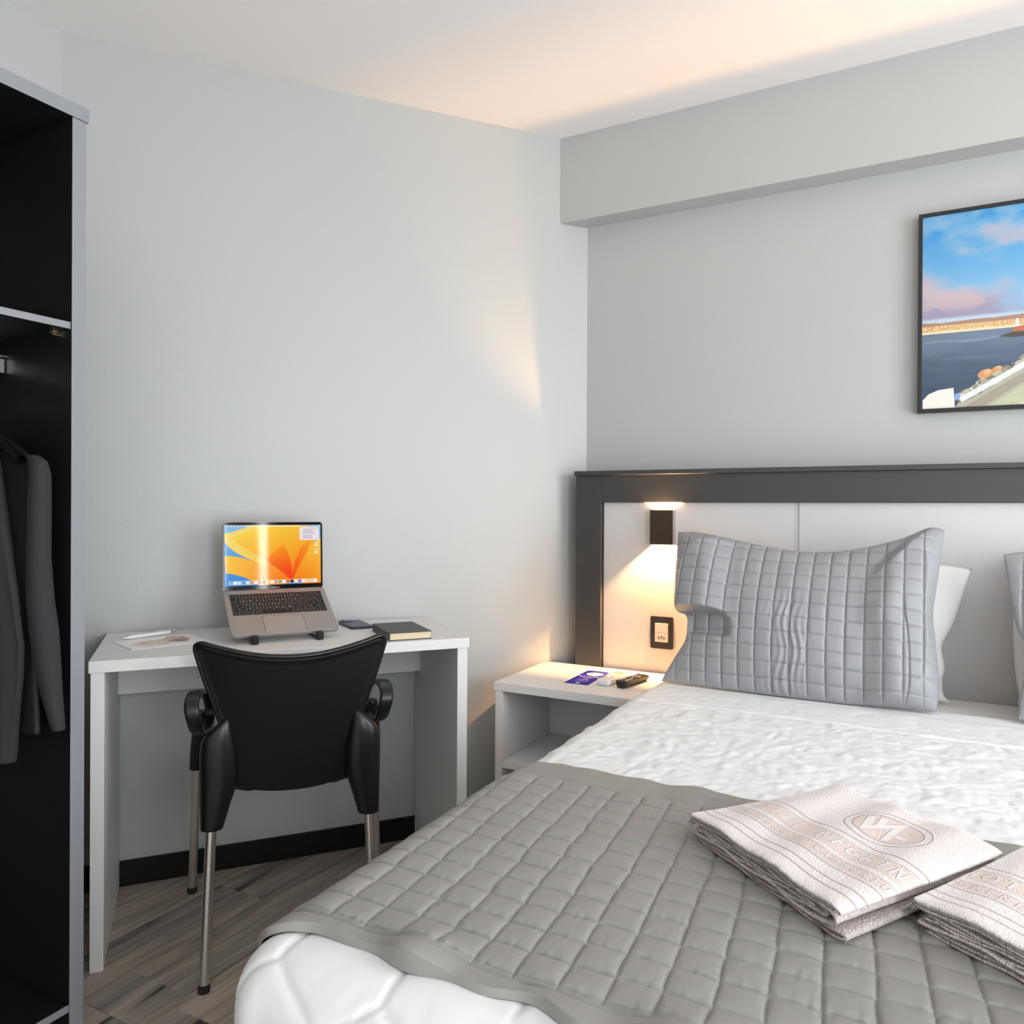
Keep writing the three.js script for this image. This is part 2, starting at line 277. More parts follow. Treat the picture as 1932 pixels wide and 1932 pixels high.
// ------------------------------------------------------------------ laptop on its stand
const fl = (x, y, w, h, c, cx) => { cx.fillStyle = c; cx.fillRect(x, y, w, h); };
{
  const [cx0, , cz0] = D(1.118, 0.338), turn = TH + 0.1;
  const LW = 0.292, LD2 = 0.207, FRONT = 0.7665, tilt = Math.asin(0.104 / LD2);
  const st = thing('laptop_stand', 'slim black folding laptop stand on the desk with two front hooks', 'stand', [cx0, 0.75, cz0], turn);
  const along = (d, y = 0) => V(0, 0.0165 + Math.sin(tilt) * d + Math.cos(tilt) * y, -Math.cos(tilt) * d + Math.sin(tilt) * y);
  for (const s of [-1, 1]) {
    const x = s * 0.088, a = along(-0.004, -0.004), b = along(0.17, -0.006);
    P('arm', [rod(V(x, a.y, a.z), V(x, b.y, b.z), 0.0035), rod(V(x, 0.004, a.z - 0.16), V(x, b.y, b.z), 0.0035), rod(V(x, 0.004, a.z - 0.165), V(x, 0.004, a.z + 0.0), 0.004)], M.plastic, st);
    const hk = bx(-0.0105, 0, -0.009, 0.0105, 0.0225, 0.009, 0.006, 4); hk.translate(x, 0.0003, 0.0125);
    P('hook', hk, M.rubber, st);
  }
  P('crossbar', rod(V(-0.088, along(0.17, -0.006).y, along(0.17, -0.006).z), V(0.088, along(0.17, -0.006).y, along(0.17, -0.006).z), 0.003), M.plastic, st);

  const t = thing('laptop', 'open grey laptop showing an orange petal wallpaper, propped on a stand on the desk', 'laptop', [cx0, FRONT, cz0], turn);
  const base = new THREE.Group(); base.name = 'base'; t.add(base); base.rotation.x = tilt;     // local -z goes up the slope
  const deckGeo = plate(LW, LD2, 0.012, 0.011, 0.002); deckGeo.rotateX(-Math.PI / 2); deckGeo.translate(0, 0, -LD2 / 2);
  P('deck', deckGeo, M.alu, base);
  const pad = plate(0.112, 0.073, 0.004, 0.0006, 0.0002); pad.rotateX(-Math.PI / 2); pad.translate(0, 0.0108, -0.0405);
  P('trackpad', pad, std({ color: rgb(0.44, 0.405, 0.39), metalness: 0.6, roughness: 0.4 }), base);
  for (const e of [[0, 0.0776, 0.113, 0.0008], [-0.0565, 0.0405, 0.0008, 0.074], [0.0565, 0.0405, 0.0008, 0.074]]) P('trackpad_gap', hardbox(e[0] - e[2] / 2, 0.0108, -e[1] - e[3] / 2, e[0] + e[2] / 2, 0.0112, -e[1] + e[3] / 2), M.rubber, base);
  // keys
  const KW = 0.262, KH = 0.098, kz = -0.136, unit = KW / 14.5;
  const rows = [
    [0.55, ['esc', 'F1', 'F2', 'F3', 'F4', 'F5', 'F6', 'F7', 'F8', 'F9', 'F10', 'F11', 'F12', ''].map((s, i) => [s, i ? 1 : 1.5])],
    [1, ['`', '1', '2', '3', '4', '5', '6', '7', '8', '9', '0', '-', '=', 'delete'].map((s, i) => [s, i === 13 ? 1.5 : 1])],
    [1, ['tab', 'Q', 'W', 'E', 'R', 'T', 'Y', 'U', 'I', 'O', 'P', '[', ']', '\\'].map((s, i) => [s, i ? 1 : 1.5])],
    [1, ['caps', 'A', 'S', 'D', 'F', 'G', 'H', 'J', 'K', 'L', ';', "'", 'return'].map((s, i) => [s, i === 0 ? 1.75 : i === 12 ? 1.75 : 1])],
    [1, ['shift', 'Z', 'X', 'C', 'V', 'B', 'N', 'M', ',', '.', '/', 'shift'].map((s, i) => [s, i === 0 || i === 11 ? 2.25 : 1])],
    [1, [['fn', 1], ['ctrl', 1], ['opt', 1], ['cmd', 1.25], ['', 5], ['cmd', 1.25], ['opt', 1], ['<', 1], ['^', 1], ['>', 1]]],
  ];
  const tot = 5.55, rh = KH / tot, boxes = [];
  let zz = 0;
  for (const [h, ks] of rows) { let x = 0; for (const [s, w] of ks) { boxes.push([s, x * unit, zz, w * unit, h * rh]); x += w; } zz += h * rh; }
  const keyTex = canvas(1024, 384, (c, w, h) => {
    fl(0, 0, w, h, '#101011', c); c.fillStyle = '#e8e8ea'; c.textAlign = 'center'; c.textBaseline = 'middle';
    for (const [s, x, z, bw, bh] of boxes) { c.font = (s.length > 1 ? 15 : 30) + 'px sans-serif'; c.fillText(s, (x + bw / 2) / KW * w, (z + bh / 2) / KH * h); }
  });
  const keyMat = std({ map: keyTex, roughness: 0.55 });
  const kb = P('keyboard', bx(-KW / 2 - 0.001, 0.0105, kz - KH / 2 - 0.001, KW / 2 + 0.001, 0.0113, kz + KH / 2 + 0.001, 0.0003), std({ color: rgb(0.20, 0.185, 0.18), metalness: 0.5, roughness: 0.5 }), base);
  boxes.forEach(([s, x, z, w, h], k) => {
    const g = new RoundedBoxGeometry(w - 0.0026, 0.0016, h - 0.0026, 1, 0.0006); g.translate(-KW / 2 + x + w / 2, 0.0121, kz - KH / 2 + z + h / 2);
    const p = g.attributes.position, uv = g.attributes.uv;
    for (let i = 0; i < p.count; i++) uv.setXY(i, (p.getX(i) + KW / 2) / KW, 1 - (p.getZ(i) - kz + KH / 2) / KH);
    mesh(k ? 'key_' + String(k).padStart(3, '0') : 'key', g, keyMat, kb);
  });
  // lid
  const lid = new THREE.Group(); lid.name = 'screen'; t.add(lid);
  lid.position.set(0, Math.sin(tilt) * LD2 + 0.004, -Math.cos(tilt) * LD2 + 0.002); lid.rotation.x = -0.05;
  P('lid_shell', plate(LW, 0.205, 0.010, 0.005, 0.0015).translate(0, 0.1025, -0.005), M.alu, lid);
  P('bezel', plate(LW - 0.003, 0.201, 0.009, 0.0012, 0.0004).translate(0, 0.1025, -0.0002), M.glassBlack, lid);
  const wall = canvas(768, 480, (c, w, h) => {
    const g0 = c.createLinearGradient(0, 0, 0, h); g0.addColorStop(0, '#8fc3ec'); g0.addColorStop(1, '#2f86dc'); c.fillStyle = g0; c.fillRect(0, 0, w, h);
    const petal = (pts, c0, c1, gx0, gy0, gx1, gy1) => { const g = c.createLinearGradient(gx0 * w, gy0 * h, gx1 * w, gy1 * h); g.addColorStop(0, c0); g.addColorStop(1, c1); c.fillStyle = g; c.beginPath(); c.moveTo(pts[0] * w, pts[1] * h); for (let i = 2; i < pts.length; i += 6) c.bezierCurveTo(pts[i] * w, pts[i + 1] * h, pts[i + 2] * w, pts[i + 3] * h, pts[i + 4] * w, pts[i + 5] * h); c.fill(); };
    petal([0.69, 0.9, 0.3, 0.55, 0, 0.5, -0.02, 0.14, 0.15, 0.1, 0.25, 0.0, 0.35, -0.05, 0.6, -0.1, 0.85, -0.05, 0.98, 0.12, 0.92, 0.4, 0.8, 0.7, 0.69, 0.9], '#ffe27a', '#ffb51e', 0.05, 0.1, 0.7, 0.8);
    petal([0.69, 0.93, 0.5, 0.6, 0.1, 0.35, 0.08, 0.2, 0.2, 0.1, 0.5, 0.0, 0.74, -0.05, 0.9, 0.05, 0.94, 0.25, 0.88, 0.35, 0.8, 0.6, 0.72, 0.8, 0.69, 0.93], '#ffd640', '#ff8f0c', 0.45, 0.0, 0.62, 0.8);
    petal([0.69, 0.94, 0.55, 0.8, 0.44, 0.66, 0.42, 0.58, 0.5, 0.45, 0.56, 0.35, 0.6, 0.33, 0.66, 0.45, 0.70, 0.7, 0.69, 0.94], '#ff9c12', '#ff4306', 0.58, 0.36, 0.66, 0.8);
    petal([0.69, 0.94, 0.69, 0.7, 0.75, 0.4, 0.86, 0.28, 0.9, 0.45, 0.8, 0.7, 0.69, 0.94], '#ffa01c', '#ff4a08', 0.86, 0.3, 0.71, 0.85);
    petal([0.69, 0.97, 0.5, 0.7, 0.2, 0.5, 0.0, 0.5, 0.0, 0.7, 0.02, 0.76, 0.0, 0.78, 0.15, 0.82, 0.28, 0.9, 0.36, 1.02, 0.5, 1.02, 0.6, 1.0, 0.69, 0.97], '#ffcf48', '#ff8a0c', 0.0, 0.5, 0.6, 0.95);
    petal([0.69, 0.96, 0.62, 0.82, 0.5, 0.68, 0.42, 0.6, 0.38, 0.8, 0.36, 0.95, 0.38, 1.02, 0.5, 1.02, 0.6, 1.0, 0.69, 0.96], '#ffae2a', '#ff7a0a', 0.4, 0.6, 0.6, 1);
    petal([0.69, 0.96, 0.78, 0.6, 0.9, 0.3, 1.02, 0.2, 1.02, 0.4, 1.02, 0.5, 1.02, 0.62, 0.9, 0.7, 0.8, 0.85, 0.69, 0.96], '#ffd24a', '#ff8a06', 0.98, 0.25, 0.74, 0.9);
    petal([0.70, 0.97, 0.8, 0.8, 0.9, 0.65, 1.02, 0.58, 1.02, 0.8, 1.02, 0.9, 1.02, 1.02, 0.9, 1.02, 0.8, 1.0, 0.70, 0.97], '#ffb52a', '#ff7d06', 1, 0.6, 0.74, 0.98);
    c.fillStyle = 'rgba(255,255,255,0.6)'; c.fillRect(0, 0, w, 13); c.fillStyle = '#333'; c.fillRect(12, 4, 8, 6); for (let i = 0; i < 5; i++) c.fillRect(30 + i * 26, 5, 16, 4); for (let i = 0; i < 9; i++) c.fillRect(600 + i * 18, 5, 10, 4);
    c.fillStyle = 'rgba(244,238,250,0.93)'; c.beginPath(); c.roundRect(592, 16, 164, 108, 12); c.fill(); for (let i = 0; i < 6; i++) { c.fillStyle = i % 3 ? '#7f93c9' : '#f0b9b5'; c.fillRect(620, 28 + i * 15, 120 - (i * 37) % 50, 5); }
    for (let i = 0; i < 2; i++) { c.strokeStyle = '#fff'; c.lineWidth = 4; c.strokeRect(722, 140 + i * 60, 22, 22); c.fillStyle = '#fff'; c.fillRect(718, 168 + i * 60, 30, 6); }
    c.fillStyle = 'rgba(250,240,235,0.55)'; c.beginPath(); c.roundRect(28, 440, 712, 34, 10); c.fill();
    const cols = ['#7fb9ee', '#ffffff', '#d7e6f4', '#5b9fe8', '#e9f0f5', '#f6a13a', '#ffffff', '#e86f59', '#333333', '#f4d05a', '#fff', '#d99bd8', '#70c26e', '#ffffff', '#e9573f', '#222222', '#f4f4f4', '#7d8ce0', '#ffffff', '#f0e0a0', '#dddddd', '#ffffff'];
    cols.forEach((k, i) => { c.fillStyle = k; c.beginPath(); c.roundRect(36 + i * 32, 445, 25, 24, 6); c.fill(); });
  });
  const disp = new THREE.PlaneGeometry(0.278, 0.177); disp.translate(0, 0.1055, 0.0014);
  P('display', disp, std({ color: rgb(0.01, 0.01, 0.01), roughness: 0.04, emissive: rgb(1, 1, 1), emissiveMap: wall, emissiveIntensity: 0.9 }), lid);
  const nm = canvas(256, 32, (c, w, h) => { fl(0, 0, w, h, '#1c1b1d', c); c.fillStyle = '#e4e4e4'; c.font = '26px sans-serif'; c.textAlign = 'center'; c.textBaseline = 'middle'; c.fillText('MacBook Air', w / 2, h / 2); });
  P('name_print', new THREE.PlaneGeometry(0.034, 0.0042).translate(0, 0.0085, 0.0013), std({ map: nm, roughness: 0.3 }), lid);
  P('hinge', rod(V(-0.11, -0.001, -0.002), V(0.11, -0.001, -0.002), 0.0042), std({ color: rgb(0.08, 0.08, 0.085), roughness: 0.4 }), lid);
}
// ------------------------------------------------------------------ phone, notebook, leaflet, pen
{
  const t = thing('phone', 'dark blue smartphone lying face down on the desk beside the laptop', 'phone', D(0.886, 0.125, 0.7502), TH - 0.28);
  const body = plate(0.072, 0.142, 0.012, 0.0085, 0.002); body.rotateX(-Math.PI / 2);
  P('body', body, std({ color: rgb(0.035, 0.04, 0.085), roughness: 0.35, metalness: 0.2 }), t);
  const cam = plate(0.034, 0.036, 0.009, 0.003, 0.0008); cam.rotateX(-Math.PI / 2); cam.translate(-0.014, 0.0078, -0.048);
  const ci = P('camera_bump', cam, std({ color: rgb(0.03, 0.034, 0.07), roughness: 0.25 }), t);
  for (const [x, z] of [[-0.021, -0.055], [-0.007, -0.048], [-0.021, -0.040]]) { const l = new THREE.CylinderGeometry(0.0055, 0.0058, 0.0016, 20); l.translate(x, 0.0112, z); P('lens', l, M.glassBlack, ci); }
  t.rotation.y = TH + 0.12;
}
{
  const t = thing('notebook', 'thick dark grey hardcover notebook with cream page edges on the desk', 'book', D(0.795, 0.342, 0.7502), TH + 0.02);
  const w = 0.124, d = 0.196, h = 0.0225;
  const cov = std({ color: rgb(0.07, 0.072, 0.07), roughness: 0.55 });
  P('cover', [bx(-w / 2, 0, -d / 2, w / 2, 0.0022, d / 2, 0.001), bx(-w / 2, h - 0.0022, -d / 2, w / 2, h, d / 2, 0.001), bx(-w / 2, 0.0006, -d / 2, -w / 2 + 0.003, h - 0.0006, d / 2, 0.001)], cov, t);
  const pageTex = dataTex(16, 128, (u, v, x, y) => { const k = 0.9 + 0.1 * hash(y, 3); return [0.93 * k, 0.86 * k, 0.72 * k]; }, true);
  P('pages', bx(-w / 2 + 0.003, 0.0022, -d / 2 + 0.003, w / 2 - 0.003, h - 0.0022, d / 2 - 0.003, 0.0008), std({ map: pageTex, roughness: 0.9 }), t);
}
{
  const A = [1.545, 0.147], B = [1.487, 0.341], C = [1.33, 0.275];
  const pr = canvas(512, 320, (c, w, h) => {
    fl(0, 0, w, h, '#fbfaf8', c);
    const im = c.getImageData(0, 0, w, h);
    for (let y = 20; y < h - 24; y++) for (let x = 40; x < w - 30; x++) {
      const u = x / w, v = y / h, o = (y * w + x) * 4, n = fbm(u * 7, v * 6, 4);
      const e = Math.hypot((u - 0.72) / 0.16, (v - 0.42) / 0.3) + n * 0.5, e2 = Math.hypot((u - 0.4) / 0.3, (v - 0.5) / 0.22) + n * 0.9;
      let col = [249, 247, 244];
      if (e2 < 1) col = n > 0.05 ? [212, 182, 156] : [232, 214, 198];
      if (e < 1) col = n > 0.12 ? [150, 95, 62] : n > -0.1 ? [198, 148, 112] : [226, 192, 160];
      if (e < 1 && v > 0.6) col = [110, 78, 60];
      for (let k = 0; k < 3; k++) im.data[o + k] = col[k] + 8 * n;
    }
    c.putImageData(im, 0, 0);
    
  });
  const t = thing('leaflet', 'small white printed leaflet with a brown picture on the left of the desk', 'leaflet', D(1.437, 0.225, 0.7503), TH + 0.36);
  P('sheet', bx(-0.102, 0, -0.082, 0.102, 0.0012, 0.082, 0.0003), std({ color: rgb(0.92, 0.91, 0.90), roughness: 0.6 }), t);
  P('print', new THREE.PlaneGeometry(0.202, 0.162).rotateX(-Math.PI / 2).translate(0, 0.0014, 0), std({ map: pr, roughness: 0.3 }), t);
  const p = thing('pen', 'white and silver ballpoint pen lying across the leaflet', 'pen', D(1.474, 0.128, 0.7512), TH + 0.56);
  const wht = std({ color: rgb(0.85, 0.85, 0.86), roughness: 0.25 }), L = 0.073;
  P('barrel', rod(V(-L + 0.016, 0.0056, 0), V(L - 0.01, 0.0056, 0), 0.0052), wht, p);
  P('tip', [rod(V(-L, 0.0048, 0), V(-L + 0.016, 0.0056, 0), 0.0012, 0.0052)], M.chrome, p);
  P('clip', tube([V(L - 0.012, 0.0085, 0.001), V(L - 0.008, 0.0145, 0.001), V(L - 0.02, 0.0148, 0.001), V(L - 0.055, 0.0128, 0.001)], 0.0016, 24, 8), M.chrome, p);
  P('push_button', [rod(V(L - 0.01, 0.0056, 0), V(L - 0.004, 0.0056, 0), 0.0046), rod(V(L - 0.004, 0.0056, 0), V(L + 0.012, 0.0056, 0), 0.0026), tube([V(L - 0.002, 0.008, 0.003), V(L + 0.004, 0.012, 0.004), V(L + 0.010, 0.0135, 0.002)], 0.0014, 12, 8)], M.chrome, p);
}

// ------------------------------------------------------------------ chair
{
  const t = thing('armchair', 'black moulded plastic armchair with metal tube legs drawn up to the desk', 'chair', D(1.113, 0.38), TH - 0.09);
  const cur = (pts) => new THREE.CatmullRomCurve3(pts.map(([x, y]) => V(x, y, 0)), false, 'centripetal');
  const side = [[0.131, 0.452], [0.1335, 0.50], [0.139, 0.54], [0.151, 0.575], [0.165, 0.612], [0.181, 0.662], [0.2, 0.718], [0.2185, 0.782]];
  const topp = [[-0.2185, 0.782], [-0.219, 0.797], [-0.207, 0.803], [-0.175, 0.795], [-0.12, 0.782], [-0.06, 0.772], [0, 0.769], [0.06, 0.772], [0.12, 0.782], [0.175, 0.795], [0.207, 0.803], [0.219, 0.797], [0.2185, 0.782]];
  const bot = [[-0.131, 0.452], [-0.115, 0.444], [-0.07, 0.435], [0, 0.431], [0.07, 0.435], [0.115, 0.444], [0.131, 0.452]];
  const cR = cur(side), cL = cur(side.map(([x, y]) => [-x, y])), cT = cur(topp), cB = cur(bot);
  const NU = 60, NV = 60, at = (c, n) => Array.from({ length: n + 1 }, (_, i) => c.getPointAt(i / n));
  const R = at(cR, NV), L = at(cL, NV), T = at(cT, NU), B = at(cB, NU);
  const sh = (u, v) => {
    const i = Math.round(u * NU), j = Math.round(v * NV);
    const x = (1 - v) * B[i].x + v * T[i].x + (1 - u) * L[j].x + u * R[j].x - ((1 - u) * (1 - v) * B[0].x + u * (1 - v) * B[NU].x + (1 - u) * v * T[0].x + u * v * T[NU].x);
    const y = (1 - v) * B[i].y + v * T[i].y + (1 - u) * L[j].y + u * R[j].y - ((1 - u) * (1 - v) * B[0].y + u * (1 - v) * B[NU].y + (1 - u) * v * T[0].y + u * v * T[NU].y);
    const z = 0.232 + (y - 0.46) * 0.20 - 1.0 * x * x;          // leans back, wraps round the sitter
    return V(x, y, z);
  };
  const rim = (u, v) => Math.min(u, 1 - u) * 0.4 < 0.012 || Math.min(1 - v, 1) * 0.36 < 0.012 ? 1 : 0;
  const back = grid(NU, NV, (u, v) => { const p = sh(u, v), e = Math.min(u, 1 - u, 1 - v) * 60; p.z += e < 0.5 ? -0.006 : e < 2.2 ? 0.003 : 0; return p; });
  const front = grid(NU, NV, (u, v) => { const p = sh(1 - u, v); p.z -= 0.007; return p; });
  P('backrest', [back, front], phys({ color: M.plastic.color, roughness: 0.5, specularIntensity: 0.5 }), t);
  // rolled rim along the sides and top of the back
  const edge = []; for (let j = 18; j <= NV; j++) edge.push(sh(1, j / NV)); for (let i = NU - 1; i >= 0; i--) edge.push(sh(i / NU, 1)); for (let j = NV - 1; j >= 18; j--) edge.push(sh(0, j / NV));
  P('rim', tube(edge.map((p) => V(p.x, p.y, p.z - 0.002)), 0.0062, 260, 10), M.plastic, t);
  // seat
  P('seat', grid(30, 30, (u, v) => { const w = mix(0.215, 0.15, v); const x = (u * 2 - 1) * w; return V(x, 0.452 - 0.02 * Math.sin(u * Math.PI) * Math.sin(v * Math.PI) - 0.03 * Math.pow(1 - v, 6), mix(-0.22, 0.215, v)); }), phys({ color: M.plastic.color, roughness: 0.5, specularIntensity: 0.5 }), t);
  for (const s of [-1, 1]) {
    // rear leg housings, joined to the flank of the back
    const h = [[0.172, 0.606, 0.018, 0.010, 0.232], [0.174, 0.601, 0.028, 0.018, 0.231], [0.175, 0.590, 0.034, 0.024, 0.229], [0.174, 0.565, 0.038, 0.029, 0.228], [0.170, 0.53, 0.042, 0.032, 0.226], [0.168, 0.49, 0.044, 0.033, 0.226], [0.171, 0.45, 0.040, 0.032, 0.227], [0.177, 0.41, 0.0335, 0.03, 0.228], [0.1825, 0.368, 0.0265, 0.026, 0.231], [0.1830, 0.3625, 0.0258, 0.0255, 0.232], [0.1830, 0.3610, 0.023, 0.023, 0.232]];
    P('rear_leg_housing', loft(h.map(([x, y, rx, rz, z]) => { const r = ring(s * x, y, z, rx, rz, 32, 2.3), k = 0.75 * step(0.47, 0.58, y); r.forEach((p) => { p.y += (x - s * p.x) * k; }); return r; })), M.plastic, t);
    P('web', loft([[0.155, 0.475, 0.03, 0.012], [0.125, 0.45, 0.03, 0.012], [0.10, 0.44, 0.012, 0.012]].map(([x, y, rx, rz]) => ring(s * x, y - 0.006, 0.2, rx, rz, 16))), M.plastic, t);
    P('leg', rod(V(s * 0.1835, 0.40, 0.229), V(s * 0.196, 0.012, 0.271), 0.0122), M.chrome, t);
    P('foot', rod(V(s * 0.1957, 0.018, 0.2703), V(s * 0.196, 0, 0.272), 0.0132), M.rubber, t);
    // front legs
    const f = [[0.232, 0.55, 0.02, 0.03, -0.12], [0.238, 0.50, 0.022, 0.03, -0.15], [0.244, 0.44, 0.024, 0.028, -0.175], [0.251, 0.375, 0.021, 0.022, -0.195], [0.2515, 0.37, 0.019, 0.02, -0.196]];
    P('front_leg_housing', loft(f.map(([x, y, rx, rz, z]) => ring(s * x, y, z, rx, rz, 28, 2.3))), M.plastic, t);
    P('leg', rod(V(s * 0.25, 0.42, -0.19), V(s * 0.266, 0.012, -0.230), 0.0122), M.chrome, t);
    P('foot', rod(V(s * 0.2655, 0.018, -0.2295), V(s * 0.266, 0, -0.231), 0.0132), M.rubber, t);
    // arm: a loop of flat strap
    const N = 72, lp = [];
    for (let k = 0; k < N; k++) {
      const a = k / N * Math.PI * 2, c = Math.cos(a), q = Math.sin(a), e = 0.75;
      const z = 0.066 + 0.150 * Math.sign(c) * Math.pow(Math.abs(c), e), y = 0.598 + 0.052 * Math.sign(q) * Math.pow(Math.abs(q), 0.9) + 0.22 * (z - 0.07);
      lp.push([z, y]);
    }
    const rings = lp.map(([z, y], k) => {
      const [zp, yp] = lp[(k + N - 1) % N], [zn, yn] = lp[(k + 1) % N], l = Math.hypot(zn - zp, yn - yp), nz = (yn - yp) / l, ny = -(zn - zp) / l, tt = 0.0042;
      const xc = 0.224 - 0.05 * (0.216 - z) + 0.008 * step(0.6, 0.66, y), w = mix(0.0125, 0.0165, step(0.55, 0.62, y));
      return [[-w, -tt], [-w, tt], [-w * 0.6, tt * 1.3], [w * 0.6, tt * 1.3], [w, tt], [w, -tt], [w * 0.6, -tt * 1.2], [-w * 0.6, -tt * 1.2]].map(([dx, dn]) => V(s * (xc + dx), y + ny * dn, z + nz * dn));
    });
    const n = 8, pos = [], idx = []; for (const r of rings) for (const p of r) pos.push(p.x, p.y, p.z);
    for (let k = 0; k < N; k++) for (let i = 0; i < n; i++) { const a = k * n + i, b = k * n + (i + 1) % n, c = ((k + 1) % N) * n + i, d = ((k + 1) % N) * n + (i + 1) % n; idx.push(a, b, c, b, d, c); }
    const g = new THREE.BufferGeometry(); g.setAttribute('position', new THREE.Float32BufferAttribute(pos, 3)); g.setIndex(idx); g.computeVertexNormals(); g.setAttribute('uv', new THREE.Float32BufferAttribute(new Float32Array(pos.length / 3 * 2), 2));
    P('armrest', g, new THREE.MeshStandardMaterial({ color: M.plastic.color, roughness: 0.35, side: THREE.DoubleSide }), t);
  }
}

// ------------------------------------------------------------------ headboard
const HZ = 0.115, PZ = 0.097;       // front of the grey frame, face of the white panels
{
  const t = thing('headboard', 'dark grey framed headboard with white panels along the bed wall', 'headboard', [0, 0, 0]);
  const x1 = 2.355;
  P('ledge', bx(0.005, 1.2421, 0, x1, 1.2574, 0.127, 0.001), M.grey, t);
  P('post', bx(0.0085, 0, 0.015, 0.1045, 1.2415, HZ, 0.001), M.grey, t);
  P('post', bx(x1 - 0.1, 0, 0.015, x1 - 0.004, 1.2415, HZ, 0.001), M.grey, t);
  P('rail', bx(0.1052, 1.146, 0.015, x1 - 0.1008, 1.2415, HZ, 0.001), M.grey, t);
  for (const [a, b] of [[0.1085, 0.751], [0.766, 1.594], [1.609, x1 - 0.104]]) P('panel', bx(a, 0.0, 0.03, b, 1.1455, PZ, 0.0012), M.panelWhite, t);
  for (const x of [0.7585, 1.6015]) P('joint_strip', bx(x - 0.007, 0.0, 0.03, x + 0.007, 1.1455, PZ - 0.003, 0.0006), std({ color: rgb(0.58, 0.58, 0.575), roughness: 0.5 }), t);
}
// ------------------------------------------------------------------ wall lamps: open boxes that throw light up and down
function sconce(x, label) {
  const w = 0.08, h = 0.117, d = 0.033, y = 1.061, T = 0.0022, z0 = PZ + 0.0004;
  const t = thing('wall_lamp', label, 'lamp', [x, y, z0]);
  P('front_plate', bx(-w / 2, -h / 2, d - T, w / 2, h / 2, d, 0.0008), M.lampBody, t);
  P('housing', [bx(-w / 2, -h / 2, 0.0, -w / 2 + T, h / 2, d - T, 0.0006), bx(w / 2 - T, -h / 2, 0.0, w / 2, h / 2, d - T, 0.0006), hardbox(-w / 2 + T, -h / 2 + 0.001, 0, w / 2 - T, h / 2 - 0.001, 0.0015)], M.lampCase, t);
  P('divider', hardbox(-w / 2 + T, -0.012, 0.0015, w / 2 - T, 0.012, d - T), M.lampBody, t);
  for (const s of [1, -1]) {
    const g = new THREE.SphereGeometry(0.006, 16, 10); g.scale(1, 0.8, 1); g.translate(0, s * 0.022, d / 2);
    P('led_bulb', g, std({ color: rgb(0.9, 0.8, 0.6), emissive: LAMP_COLOR, emissiveIntensity: 12 }), t);
    const l = new THREE.PointLight(LAMP_COLOR, s > 0 ? LAMP_UP : LAMP_DOWN, 0, 2); l.castShadow = true; l.shadow.radius = 0.28;
    l.position.set(0, s * 0.022, d / 2); t.add(l);
  }
}
sconce(0.329, 'small dark box wall lamp glowing up and down left of the quilted pillow');
sconce(2.031, 'small dark box wall lamp on the far right end of the headboard');
// ------------------------------------------------------------------ outlet
{
  const t = thing('power_outlet', 'black framed power outlet with a white socket on the headboard under the lamp', 'outlet', [0.3245, 0.6995, PZ + 0.0003]);
  P('frame', plate(0.0795, 0.111, 0.006, 0.008, 0.0015), std({ color: rgb(0.03, 0.026, 0.024), roughness: 0.5 }), t);
  const pl = P('socket', plate(0.046, 0.064, 0.003, 0.004, 0.0006).translate(0, 0, 0.0062), std({ color: rgb(0.78, 0.75, 0.70), roughness: 0.3 }), t);
  const hx = new THREE.CylinderGeometry(0.013, 0.013, 0.0004, 6); hx.rotateX(Math.PI / 2); hx.scale(1.25, 0.7, 1); hx.translate(0, -0.018, 0.0103);
  P('recess', hx, std({ color: rgb(0.55, 0.52, 0.48), roughness: 0.4 }), pl);
  for (const [x, y] of [[-0.0095, -0.018], [0, -0.0145], [0.0095, -0.018]]) { const c = new THREE.CylinderGeometry(0.0024, 0.0024, 0.0004, 14); c.rotateX(Math.PI / 2); c.translate(x, y, 0.0106); P('hole', c, M.rubber, pl); }
  P('seam', hardbox(-0.0225, -0.0006, 0.0098, 0.0225, 0.0006, 0.0103), std({ color: rgb(0.35, 0.33, 0.3) }), pl);
}
